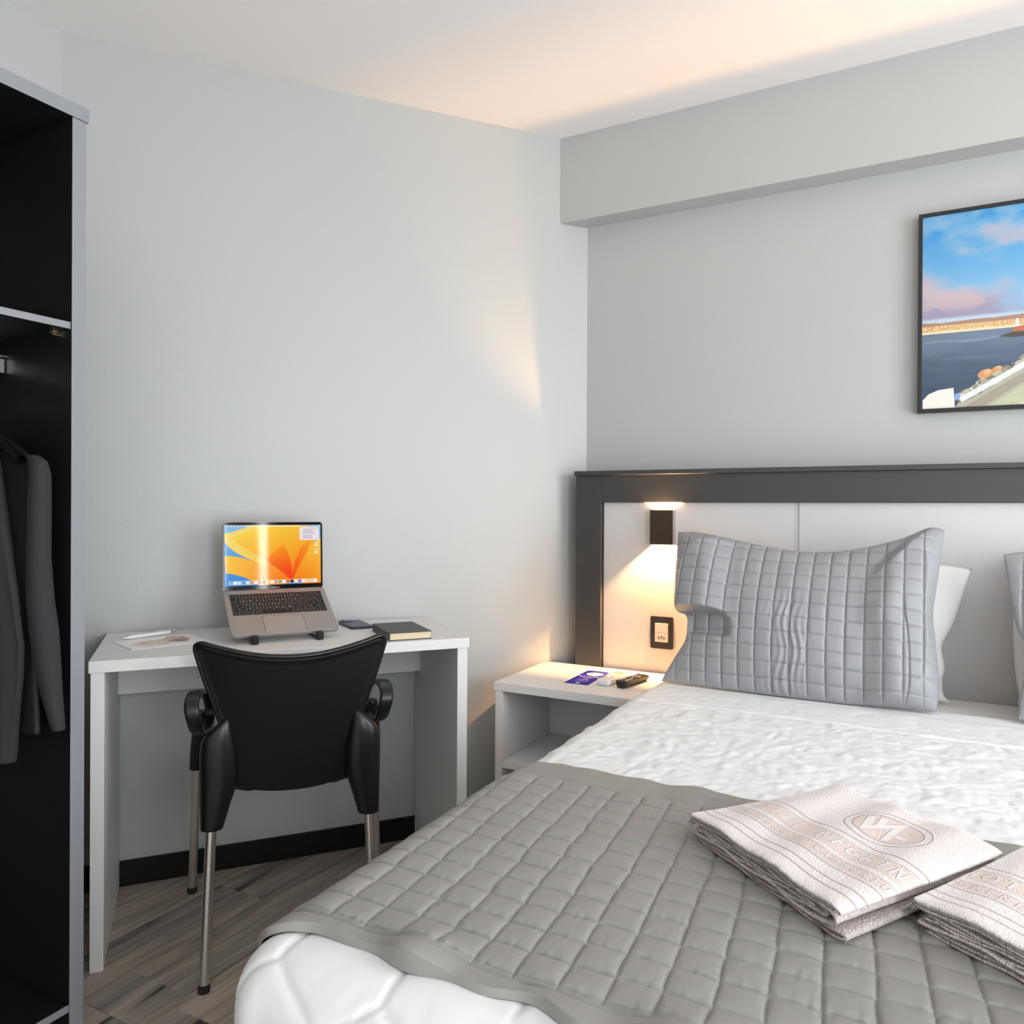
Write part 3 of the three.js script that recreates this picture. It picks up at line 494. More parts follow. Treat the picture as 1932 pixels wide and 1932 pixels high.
// ------------------------------------------------------------------ framed picture
{
  const x0 = 1.094, x1 = 1.99, y0 = 1.418, y1 = 2.018;
  const t = thing('framed_picture', 'black framed photograph of a coast with sky, sea and rocks above the headboard', 'picture', [0, 0, 0]);
  const fm = std({ color: rgb(0.010, 0.011, 0.014), roughness: 0.4 }), k = 0.011;
  for (const a of [[x0, y0, x0 + k, y1], [x1 - k, y0, x1, y1], [x0 + k, y0, x1 - k, y0 + k], [x0 + k, y1 - k, x1 - k, y1]]) P('frame_bar', bx(a[0], a[1], 0.002, a[2], a[3], 0.034, 0.001), fm, t);
  const pic = canvas(1400, 924, (c, w, h) => {
    const im = c.getImageData(0, 0, w, h), lerp = (a, b, t) => a.map((q, i) => q + (b[i] - q) * t);
    for (let y = 0; y < h; y++) for (let x = 0; x < w; x++) {
      const u = x / h, v = y / h, o = (y * w + x) * 4; let col;
      const hor = 0.572 - 0.0 * u;
      if (v < hor) {
        col = lerp([24, 136, 216], [165, 205, 230], Math.pow(v / hor, 0.7));
        const cl = fbm(u * 4.2 + v * 2.5, v * 7.5 - u * 2.2 + 3, 5) * 1.5 + 0.14 * Math.sin(v * 19 - u * 8 + 1), k = step(-0.75, 0.3, cl + (v - 0.26) * 0.7);
        col = lerp(col, lerp([150, 190, 220], lerp([205, 188, 200], [164, 148, 174], step(0.38, 0.52, v)), step(0.08, 0.3, v + 0.2 * cl)), k * 0.85);
        col = lerp(col, [222, 190, 182], 0.55 * step(0.1, 0.4, cl) * step(0.2, 0.34, v) * step(0.53, 0.46, v));
        if (v > 0.525) col = lerp(col, [196, 214, 230], step(0.525, 0.545, v));
        const ridge = 0.556 + 0.010 * fbm(u * 9, 2, 3) - 0.004; if (v > ridge) col = [176, 140, 118];
      } else if (v < 0.612) { const n = hash(Math.floor(x / 3), Math.floor(y / 5)); col = n > 0.7 ? [250, 226, 170] : lerp([226, 180, 120], [206, 158, 108], n); if (v > 0.6) col = [244, 228, 190]; }
      else { const n = fbm(u * 4, v * 40, 4); col = lerp([112, 128, 150], [62, 80, 104], step(0.6, 0.9, v)); col = col.map((q) => q + n * 16); if (Math.abs(v - 0.66 - u * -0.02 + 0.006 * Math.sin(u * 20)) < 0.006 && u < 0.5) col = col.map((q) => q + 20); }
      for (let k = 0; k < 3; k++) im.data[o + k] = col[k] * 0.93; im.data[o + 3] = 255;
    }
    c.putImageData(im, 0, 0);
    const H = h, poly = (pts, f) => { c.fillStyle = f; c.beginPath(); pts.forEach(([a, b], i) => (i ? c.lineTo(a * H, b * H) : c.moveTo(a * H, b * H))); c.closePath(); c.fill(); };
    // headland with a small lighthouse
    poly([[0.335, 0.652], [0.4, 0.635], [0.44, 0.625], [0.6, 0.63], [0.6, 0.66], [0.4, 0.662]], '#4c4742'); poly([[0.395, 0.635], [0.41, 0.61], [0.5, 0.6], [0.6, 0.61], [0.6, 0.635]], '#b76a4c'); poly([[0.41, 0.61], [0.413, 0.57], [0.424, 0.57], [0.427, 0.61]], '#e9e6e0');
    // shore: rocks, wall and path climbing to the right
    poly([[0.15, 1], [0.19, 0.945], [0.26, 0.89], [0.34, 0.86], [0.45, 0.79], [0.6, 0.7], [0.9, 0.6], [1.52, 0.56], [1.52, 1]], '#a9ab98');
    for (let i = 0; i < 130; i++) { const q = rnd(), x = mix(0.17, 0.62, q), y = mix(0.955, 0.69, q) + (rnd() - 0.5) * 0.05, s = 0.008 + rnd() * 0.014; c.fillStyle = ['#b9b5a4', '#8f8d7e', '#d1ccbb', '#a39b86', '#787668'][Math.floor(rnd() * 5)]; c.beginPath(); c.ellipse(x * H, y * H, s * H, s * 0.7 * H, -0.5, 0, 7); c.fill(); }
    for (const [x, y, s] of [[0.285, 0.835, 0.035], [0.335, 0.815, 0.022]]) { c.fillStyle = '#cd9560'; c.beginPath(); c.ellipse(x * H, y * H, s * H, s * 0.62 * H, -0.35, 0, 7); c.fill(); c.fillStyle = '#dcae80'; c.beginPath(); c.ellipse((x + 0.008) * H, (y - 0.008) * H, s * 0.5 * H, s * 0.3 * H, -0.35, 0, 7); c.fill(); }
    poly([[0.17, 0.95], [0.3, 0.875], [0.5, 0.755], [0.75, 0.64], [0.75, 0.665], [0.5, 0.785], [0.3, 0.905], [0.18, 0.975]], '#dcdfe0');
    poly([[0.19, 1], [0.3, 0.93], [0.5, 0.81], [0.75, 0.69], [0.75, 0.72], [0.5, 0.85], [0.28, 1]], '#9c9484');
    poly([[0.3, 1], [0.5, 0.87], [0.8, 0.7], [1.52, 0.6], [1.52, 1]], '#b9bb9c'); poly([[0.42, 1], [0.6, 0.9], [0.9, 0.75], [1.52, 0.7], [1.52, 1]], '#d6d0bb');
    poly([[0.005, 1], [0.005, 0.955], [0.03, 0.925], [0.075, 0.905], [0.145, 0.897], [0.152, 1]], '#e6e1d8'); poly([[0.15, 0.93], [0.175, 0.925], [0.175, 0.95], [0.15, 0.965]], '#7fa4d2');
    for (let i = 0; i < 500; i++) { c.fillStyle = rnd() > 0.5 ? 'rgba(80,90,50,.25)' : 'rgba(230,225,200,.3)'; const q = rnd(); c.fillRect(mix(0.3, 1.4, q) * H, mix(0.98, 0.66, q) * H + (rnd() - 0.3) * 60, 4, 3); }
  });
  P('print', new THREE.PlaneGeometry(x1 - x0 - 2 * k, y1 - y0 - 2 * k).translate((x0 + x1) / 2, (y0 + y1) / 2, 0.029), std({ map: pic, roughness: 0.5 }), t);
  P('backing', hardbox(x0 + 0.004, y0 + 0.004, 0.001, x1 - 0.004, y1 - 0.004, 0.027), M.white, t);
}

// ------------------------------------------------------------------ nightstand and what lies on it
{
  const t = thing('nightstand', 'white open-shelf nightstand between the desk and the bed', 'nightstand', [0, 0, 0]);
  const x0 = -0.107, x1 = 0.366, Y = 0.5612, zF = 0.5026;
  // the top is scribed to the slanting wall at its back left corner
  const top = extrude([[x0, -zF], [x1, -zF], [x1, -0.117], [-0.088, -0.117], [x0, -0.140]], 0.0255, 0.0008); top.rotateX(-Math.PI / 2); top.translate(0, Y - 0.0263, 0);
  P('top', top, M.white, t);
  const bt = Y - 0.0275;
  P('side_panel', bx(x0 + 0.002, 0, 0.145, x0 + 0.028, bt, zF - 0.002, 0.001), M.white, t);
  P('side_panel', bx(x1 - 0.028, 0, 0.118, x1 - 0.002, bt, zF - 0.002, 0.001), M.white, t);
  P('shelf', bx(x0 + 0.0285, 0.286, 0.147, x1 - 0.0285, 0.309, zF - 0.004, 0.001), M.white, t);
  P('back_panel', bx(x0 + 0.0285, 0.06, 0.13, x1 - 0.0285, bt, 0.145, 0.001), M.white, t);
  P('bottom', bx(x0 + 0.0285, 0.05, 0.147, x1 - 0.0285, 0.07, zF - 0.006, 0.001), M.white, t);
}
{
  const t = thing('door_hanger', 'blue printed door hanger card with a round cut-out on the nightstand', 'card', [0.1325, 0.5613, 0.295], 0.02);
  const s = new THREE.Shape(), w = 0.082, L = 0.214; s.moveTo(-w / 2, -L / 2); s.lineTo(w / 2, -L / 2); s.lineTo(w / 2, L / 2 - 0.02); s.quadraticCurveTo(w / 2, L / 2, w / 2 - 0.02, L / 2); s.lineTo(-w / 2 + 0.02, L / 2); s.quadraticCurveTo(-w / 2, L / 2, -w / 2, L / 2 - 0.02); s.closePath();
  const hole = new THREE.Path(); hole.absarc(0.004, L / 2 - 0.05, 0.029, 0, Math.PI * 2, true); s.holes.push(hole);
  const g = new THREE.ExtrudeGeometry(s, { depth: 0.0008, bevelEnabled: false, curveSegments: 24 }); g.rotateX(-Math.PI / 2);
  const tx = canvas(256, 640, (c, W, H) => {
    fl(0, 0, W, H, '#2a22a6', c); c.fillStyle = '#fff'; c.textAlign = 'center';
    c.font = 'bold 30px sans-serif'; c.fillText('HOTEL NEGRINI', W / 2, 300); c.font = '30px sans-serif'; ['Por favor,', 'não', 'perturbe', 'Please do', 'not disturb'].forEach((q, i) => c.fillText(q, W / 2, 352 + i * 42)); c.beginPath(); c.arc(W / 2, 590, 22, 0, 7); c.fill();
  });
  const p = g.attributes.position, uv = g.attributes.uv; for (let i = 0; i < p.count; i++) uv.setXY(i, p.getX(i) / w + 0.5, 0.5 - p.getZ(i) / L);
  P('card', g, std({ map: tx, roughness: 0.35 }), t);
}
{
  const t = thing('air_conditioner_remote', 'white rounded remote control on the nightstand beside the blue card', 'remote', [0.2265, 0.5613, 0.314], -0.10);
  const wp = std({ color: rgb(0.80, 0.79, 0.77), roughness: 0.3 });
  P('body', bx(-0.024, 0, -0.073, 0.024, 0.021, 0.073, 0.009, 5), wp, t);
  P('display', bx(-0.017, 0.0205, -0.062, 0.017, 0.0216, -0.028, 0.0005), std({ color: rgb(0.38, 0.36, 0.32), roughness: 0.15 }), t);
  for (const [x, z] of [[-0.011, -0.008], [0.011, -0.008], [0, 0.008], [-0.011, 0.024], [0.011, 0.024]]) { const g = new THREE.CylinderGeometry(0.005, 0.005, 0.0015, 16); g.translate(x, 0.0213, z); P('button', g, std({ color: rgb(0.62, 0.62, 0.6), roughness: 0.4 }), t); }
}
{
  const t = thing('television_remote', 'black remote control with rows of buttons nearest the bed on the nightstand', 'remote', [0.2945, 0.5613, 0.312], -0.17);
  P('body', loft([[-0.075, 0.018, 0.007], [-0.07, 0.0205, 0.0095], [-0.03, 0.0205, 0.0105], [0.05, 0.0205, 0.0115], [0.073, 0.02, 0.0115], [0.078, 0.017, 0.009]].map(([z, w, h]) => [[-w, h * 1.9], [-w * 0.85, h * 2], [w * 0.85, h * 2], [w, h * 1.9], [w * 0.95, h * 1.1], [w * 0.55, 0.001], [0, 0], [-w * 0.55, 0.001], [-w * 0.95, h * 1.1]].map(([x, y]) => V(x, y, z)))), std({ color: rgb(0.02, 0.018, 0.017), roughness: 0.35, side: THREE.DoubleSide }), t);
  const bg = new RoundedBoxGeometry(0.0075, 0.003, 0.006, 2, 0.001), bm = [std({ color: rgb(0.10, 0.09, 0.08), roughness: 0.4 }), std({ color: rgb(0.7, 0.68, 0.64), roughness: 0.4 }), std({ color: rgb(0.55, 0.04, 0.03), roughness: 0.4 })];
  for (let r = 0; r < 10; r++) for (let c = 0; c < 3; c++) { const m = P('button', bg, bm[r === 0 && c === 0 ? 2 : (r === 5 && c === 1) || (r > 6 && c !== 1) || (r === 3) ? 1 : 0], t); m.position.set((c - 1) * 0.011, mix(0.0205, 0.0235, (r + 1) / 10) - 0.0004, -0.063 + r * 0.0135); }
}

// ------------------------------------------------------------------ bed
const YT = 0.600, XS = 0.385, XE = 1.955, ZF = 2.03, RR = 0.06;
{
  const t = thing('bed', 'wide bed under a white bedspread, its head against the grey headboard', 'bed', [0, 0, 0]);
  P('base', bx(XS + 0.03, 0.06, 0.13, XE - 0.03, 0.30, ZF - 0.03, 0.01), M.grey, t);
  P('mattress', bx(XS + 0.012, 0.302, 0.118, XE - 0.012, YT - 0.012, ZF - 0.014, 0.05, 6), M.linen, t);
  for (const [x, z] of [[XS + 0.1, 0.2], [XE - 0.1, 0.2], [XS + 0.1, ZF - 0.15], [XE - 0.1, ZF - 0.15]]) P('leg', rod(V(x, 0, z), V(x, 0.062, z), 0.025), M.rubber, t);
}
// a point of cloth lying over the mattress: X, Z run along the top and on down the sides; off lifts it off
function drape(X, Z, off) {
  const a = XS + RR, b = XE - RR, c = ZF - RR;
  const ox = X < a ? X - a : X > b ? X - b : 0, oz = Z > c ? Z - c : 0, L = Math.hypot(ox, oz), cx = Math.min(b, Math.max(a, X)), cz = Math.min(c, Z);
  if (L === 0) return V(X, YT + off, Z);
  const ang = Math.min(L / RR, Math.PI / 2), R = RR + off, hor = R * Math.sin(ang);
  return V(cx + ox / L * hor, YT - RR + R * Math.cos(ang) - Math.min(0.42, Math.max(0, L - RR * Math.PI / 2)), cz + oz / L * hor);
}
// distance to the nearest edge of a honeycomb of cells of size s
function honey(x, y, s) {
  x /= s; y /= s; const r3 = Math.sqrt(3);
  const f = (px, py) => { const m = (v, n) => v - n * Math.floor(v / n) - n / 2; return [m(px, 1), m(py, r3)]; };
  const a = f(x, y), b = f(x - 0.5, y - r3 / 2), q = a[0] * a[0] + a[1] * a[1] < b[0] * b[0] + b[1] * b[1] ? a : b;
  const ax = Math.abs(q[0]), ay = Math.abs(q[1]);
  return (0.5 - Math.max(ax, ax * 0.5 + ay * r3 / 2)) * s;
}
{
  const X0 = 0.445 - 0.5, X1 = 1.895 + 0.4, Z0 = 0.385, Z1 = ZF - RR + 0.5, nu = 470, nv = 470;
  const soft = (x, y) => { const a = noise(x, y); return Math.sqrt(a * a + 0.01) * 1.5; };  // rounded puffs between narrow pinches
  const crease = (x, y) => 1 - Math.min(1, Math.abs(noise(x, y)) * 2.4);                 // sharp little folds
  const h = (X, Z) => {
    const near = step(1.5, 1.85, Z), flat = Z < 0.672 ? 0.5 : 1;
    const wx = X + 0.02 * fbm(X * 7, Z * 7, 2), wz = Z + 0.02 * fbm(X * 7 + 40, Z * 7, 2);
    const e = honey(wx + 0.055, wz + 0.045, 0.145), stitch = Math.exp(-e * e / (2 * 0.003 * 0.003));
    const far = 0.8 * (0.0022 * soft(wx * 17, wz * 21) + 0.0028 * soft(wx * 33 + 9 + 0.8 * noise(Z * 20, X * 9), wz * 38) + 0.0019 * soft(wx * 62, wz * 66 + 3) + 0.0008 * fbm(X * 110, Z * 110, 2) + 0.0025 * fbm(X * 9, Z * 11, 2));
    const close = 0.0012 * crease(X * 38 + 2 * noise(X * 9, Z * 9), Z * 24) * Math.exp(-e / 0.018) + 0.0022 * soft(X * 12, Z * 15) + 0.004 * fbm(X * 5, Z * 4.5, 2) + 0.0006 * fbm(X * 40, Z * 40, 2);
    const cuff = 0.0025 * step(0.676 + 0.008 * Math.sin(X * 6), 0.670 + 0.008 * Math.sin(X * 6), Z);
    const low = Math.max(step(1.29, 1.33, Z) * step(1.945, 1.90, Z), step(0.52, 0.46, Z));      // pressed flat under the runner and the pillows
    return mix(1, 0.3, low) * (0.004 + (0.0028 * (1 - Math.exp(-e / 0.0028)) + 0.0012 * step(0, 0.05, e) - 0.0015 * stitch) * mix(0.3, 1, near) + mix(far * flat, close, near) + cuff) - 0.012 * step(0.012, 0, Z - Z0) - 0.005 * Math.exp(-Math.pow((Z - 0.677 - 0.008 * Math.sin(X * 6)) / 0.0035, 2));
  };
  const g = grid(nu, nv, (u, v) => { const X = mix(X0, X1, u), Z = mix(Z0, Z1, v); return drape(X, Z, h(X, Z)); }, (u, v) => [mix(X0, X1, u) , mix(Z0, Z1, v)]);
  tag(mesh('bedspread', flipped(g), M.spread), 'crinkled white quilted bedspread covering the bed down to the foot', 'bedspread');
}
function flipped(g) { const i = g.index.array; for (let k = 0; k < i.length; k += 3) { const t = i[k + 1]; i[k + 1] = i[k + 2]; i[k + 2] = t; } g.computeVertexNormals(); return g; }
{
  const X0 = 0.445 - 0.34, X1 = 1.895 + 0.3, Zb = 1.282, Zf = 1.962, nu = 1000, nv = 470, PX = 0.0511, PZ2 = 0.0471, zs0 = 1.360, zs1 = 1.928;
  const wave = (X) => 0.007 * Math.sin(X * 31 + 1) + 0.006 * Math.sin(X * 53 + 2) * Math.sin(X * 11);
  const h = (X, Z) => {
    const x = X - 0.074 * (Z - 1.363) + 0.002 * noise(X * 20, Z * 20), px = (x - 0.474) / PX, pz = (Z - zs0) / PZ2 + 0.03 * noise(X * 14, Z * 10);
    const fx = Math.abs(px - Math.round(px)) * PX, fz = Math.abs(pz - Math.round(pz)) * PZ2;
    let k = 0.0165;
    if (Z > zs0 - 0.001 && Z < zs1 + 0.001) {
      const q = (d) => 1 - 0.55 * Math.exp(-d / 0.0055) - 0.45 * Math.exp(-d / 0.0011), id = hash(Math.floor(px) + 50, Math.floor(pz) + 50);
      k += 0.0068 * q(fx) * q(fz) - 0.0025 + 0.0012 * (id - 0.5) + 0.0009 * noise(X * 170, Z * 40) * Math.exp(-fz / 0.009) + 0.0009 * noise(X * 40, Z * 170) * Math.exp(-fx / 0.009);
    } else {
      const sd = Z < zs0 ? zs0 - Z : Z - zs1;       // plain border with a stitched seam
      k += 0.004 * (1 - Math.exp(-sd / 0.004)) - 0.003 + 0.0055 * fbm(X * 20, Z * 6, 2);
      if (Z < zs0) { const s2 = Math.abs(Z - 1.318); k -= 0.003 * Math.exp(-s2 * s2 / 0.00002); } else { const s2 = Math.abs(Z - zs1 - 0.006); k -= 0.0032 * Math.exp(-s2 * s2 / 0.000003); }
    }
    k += 0.003 * fbm(X * 7 + 3, Z * 5, 2);
    const foot = step(1.88, 1.955, Z); k += foot * 0.017 * Math.pow(0.5 + 0.5 * Math.sin(X * 31 - 17.2) * Math.sin(X * 9.5 - 4.2), 2);
    return k;
  };
  const g = grid(nu, nv, (u, v, i, j) => {
    const X = u < 0.85 ? mix(X0, 1.27, u / 0.85) : mix(1.27, X1, (u - 0.85) / 0.15), w = wave(X), Zp = mix(Zb, Zf, v), Z = Zp + w * (step(1.93, 1.962, Zp) + 0.6 * step(1.33, 1.282, Zp));
    let k = h(X, Zp); if (j === 0 || j === nv) k = 0.009; else if (j === 1 || j === nv - 1) k *= 0.9; if (i === 0 || i === nu) k = 0.006;
    return drape(X, Z, k);
  }, (u, v) => [mix(X0, X1, u), mix(Zb, Zf, v)]);
  tag(mesh('bed_runner', flipped(g), M.quilt), 'grey satin bed runner stitched in small squares across the foot of the bed', 'bed runner');
}

// ------------------------------------------------------------------ pillows: a cushion filled between four outline curves
const LEAN = { o: V(0.79, 0.605, 0.44), q: V(0, 0.44, -0.2).normalize() };
function pillow({ L, R, T, B, thick, nu, nv, detail, org = LEAN.o, q = LEAN.q, back = 0.9, pw = 0.55 }) {
  const n = V(1, 0, 0).cross(q).normalize(), cv = (p) => new THREE.CatmullRomCurve3(p.map(([x, y]) => V(x, y, 0)), false, 'centripetal'), at = (c, k) => Array.from({ length: k + 1 }, (_, i) => c.getPointAt(i / k));
  const l = at(cv(L), nv), r = at(cv(R), nv), t = at(cv(T), nu), b = at(cv(B), nu);
  const f = (side) => (u, v, i, j) => {
    if (side < 0) { i = nu - i; u = 1 - u; }
    const c = (k) => (1 - v) * b[i][k] + v * t[i][k] + (1 - u) * l[j][k] + u * r[j][k] - ((1 - u) * (1 - v) * b[0][k] + u * (1 - v) * b[nu][k] + (1 - u) * v * t[0][k] + u * v * t[nu][k]);
    const prof = Math.pow(Math.max(0, Math.sin(Math.PI * u)), pw) * Math.pow(Math.max(0, Math.sin(Math.PI * v)), pw);
    const z = side > 0 ? thick * prof + (detail ? detail(u, v, c('x'), c('y')) * Math.min(1, prof * 4) : 0) : -thick * back * prof;
    return org.clone().addScaledVector(V(1, 0, 0), c('x')).addScaledVector(q, c('y')).addScaledVector(n, z);
  };
  const ga = grid(nu, nv, f(1)), gb = grid(nu, nv, f(-1));
  const m = mergeVertices(mergeGeometries([ga, gb].map((g) => { g.deleteAttribute('normal'); g.deleteAttribute('uv'); return g; })), 1e-5);
  m.computeVertexNormals();
  const p = m.attributes.position, uv = new Float32Array(p.count * 2); for (let i = 0; i < p.count; i++) { uv[2 * i] = p.getX(i) * 1.3; uv[2 * i + 1] = p.getY(i) * 1.3; }
  m.setAttribute('uv', new THREE.BufferAttribute(uv, 2)); return m;
}
const quilting = (pitchX, pitchY, depth, wx, wy) => (u, v, x, y) => {
  const px = x / pitchX + (wx ? wx(u, v) : 0), py = y / pitchY + (wy ? wy(u, v) : 0), fx = Math.abs(px - Math.round(px)) * pitchX, fy = Math.abs(py - Math.round(py)) * pitchY, q = (d) => 1 - 0.5 * Math.exp(-d / 0.005) - 0.5 * Math.exp(-d / 0.0012);
  return depth * (q(fx) * 0.55 + q(fy) * 0.3 + q(fx) * q(fy) * 0.5 - 0.7) + 0.0012 * noise(x * 70, y * 22) * Math.exp(-fx / 0.01);
};
{
  const base = quilting(0.0462, 0.0435, 0.0072, (u, v) => 0.25 * Math.sin(v * 3) * (1 - u), (u) => 0.2 * u);
  const pucker = (u, v) => Math.exp(-Math.pow((u - 0.47) / 0.055, 2)) * step(0.75, 0.5, v);
  const detail = (u, v, x, y) => {
    let k = base(u, v, x, y) + pucker(u, v) * 0.0018 * Math.sin(x * 330 + 2 * Math.sin(y * 40) + 3 * fbm(x * 20, y * 6, 2));
    k += 0.034 * step(0.475, 0.50, v) * step(0.27, 0.12, u);                                       // upper left flap folds over
    k -= 0.020 * step(0.22, 0.17, u) * step(0.29, 0.33, v) * step(0.50, 0.47, v);                    // and shades the pinched middle
    const dd = (u - 0.80) * 0.9 + (0.86 - v) * 0.75; k += 0.035 * step(-0.02, 0.06, dd) * step(0.72, 0.86, u); // crease from the top right ear
    k -= 0.004 * Math.exp(-Math.pow((u - 0.90) / 0.004, 2)) * step(0.56, 0.52, v);                // flange seam on the right
    k += 0.006 * fbm(u * 6, v * 5, 2);
    return k;
  };
  const g = pillow({
    L: [[-0.363, 0.006], [-0.350, 0.04], [-0.33, 0.085], [-0.308, 0.135], [-0.306, 0.18], [-0.313, 0.212], [-0.346, 0.228], [-0.358, 0.30], [-0.366, 0.40], [-0.371, 0.49]],
    R: [[0.352, 0.006], [0.36, 0.055], [0.357, 0.121], [0.35, 0.205], [0.346, 0.263], [0.36, 0.384], [0.366, 0.45], [0.374, 0.51]],
    T: [[-0.371, 0.49], [-0.32, 0.489], [-0.268, 0.48], [-0.169, 0.461], [-0.08, 0.443], [0.002, 0.433], [0.08, 0.434], [0.159, 0.446], [0.266, 0.480], [0.34, 0.516], [0.374, 0.51]],
    B: [[-0.363, 0.006], [-0.281, 0.004], [-0.13, 0.002], [0.013, 0.0], [0.147, 0.0], [0.248, 0.004], [0.352, 0.006]],
    thick: 0.062, nu: 460, nv: 320, detail,
  });
  tag(mesh('quilted_pillow', g, M.sham), 'grey quilted pillow leaning on the headboard at the left side of the bed', 'pillow');
  const g2 = pillow({
    L: [[0.526, 0.010], [0.534, 0.07], [0.544, 0.12], [0.552, 0.19], [0.534, 0.235], [0.524, 0.29], [0.515, 0.38], [0.509, 0.44]],
    R: [[1.25, 0.006], [1.24, 0.12], [1.235, 0.26], [1.25, 0.46]], T: [[0.509, 0.44], [0.55, 0.449], [0.70, 0.43], [0.9, 0.41], [1.1, 0.435], [1.25, 0.46]], B: [[0.526, 0.010], [0.7, 0.004], [0.9, 0.002], [1.25, 0.006]],
    thick: 0.062, nu: 300, nv: 150, detail: (u, v, x, y) => base(u, v, x, y) + 0.006 * fbm(u * 6 + 9, v * 5, 2),
  });
  tag(mesh('quilted_pillow', g2, M.sham), 'grey quilted pillow cut off by the right edge of the picture', 'pillow');
  const o2 = V(0.79, 0.597, 0.245), q2 = V(0, 0.42, -0.11).normalize(), soft = (s) => (u, v, x, y) => 0.006 * fbm(x * 9 + s, y * 9, 3);
  const w1 = pillow({
    L: [[-0.30, 0.012], [-0.29, 0.1], [-0.29, 0.25], [-0.31, 0.33]], R: [[0.388, 0.0], [0.374, 0.02], [0.371, 0.06], [0.377, 0.09], [0.372, 0.125], [0.370, 0.15], [0.398, 0.215], [0.42, 0.29], [0.443, 0.372]],
    T: [[-0.31, 0.33], [-0.1, 0.35], [0.1, 0.37], [0.3, 0.385], [0.38, 0.382], [0.443, 0.372]], B: [[-0.30, 0.012], [0, 0.0], [0.25, 0.0], [0.388, 0.0]], thick: 0.075, nu: 90, nv: 80, detail: soft(3), org: o2, q: q2,
  });
  tag(mesh('white_pillow', w1, M.linen), 'plain white pillow standing behind the left grey quilted pillow', 'pillow');
  const w2 = pillow({
    L: [[0.542, 0.01], [0.547, 0.03], [0.540, 0.10], [0.538, 0.24], [0.56, 0.42]], R: [[1.20, 0.0], [1.19, 0.2], [1.2, 0.42]], T: [[0.56, 0.42], [0.7, 0.44], [0.95, 0.42], [1.2, 0.42]], B: [[0.542, 0.01], [0.7, 0.0], [1, 0.0], [1.2, 0.0]], thick: 0.075, nu: 90, nv: 80, detail: soft(8), org: o2, q: q2,
  });
  tag(mesh('white_pillow', w2, M.linen), 'plain white pillow behind the right grey quilted pillow', 'pillow');
}

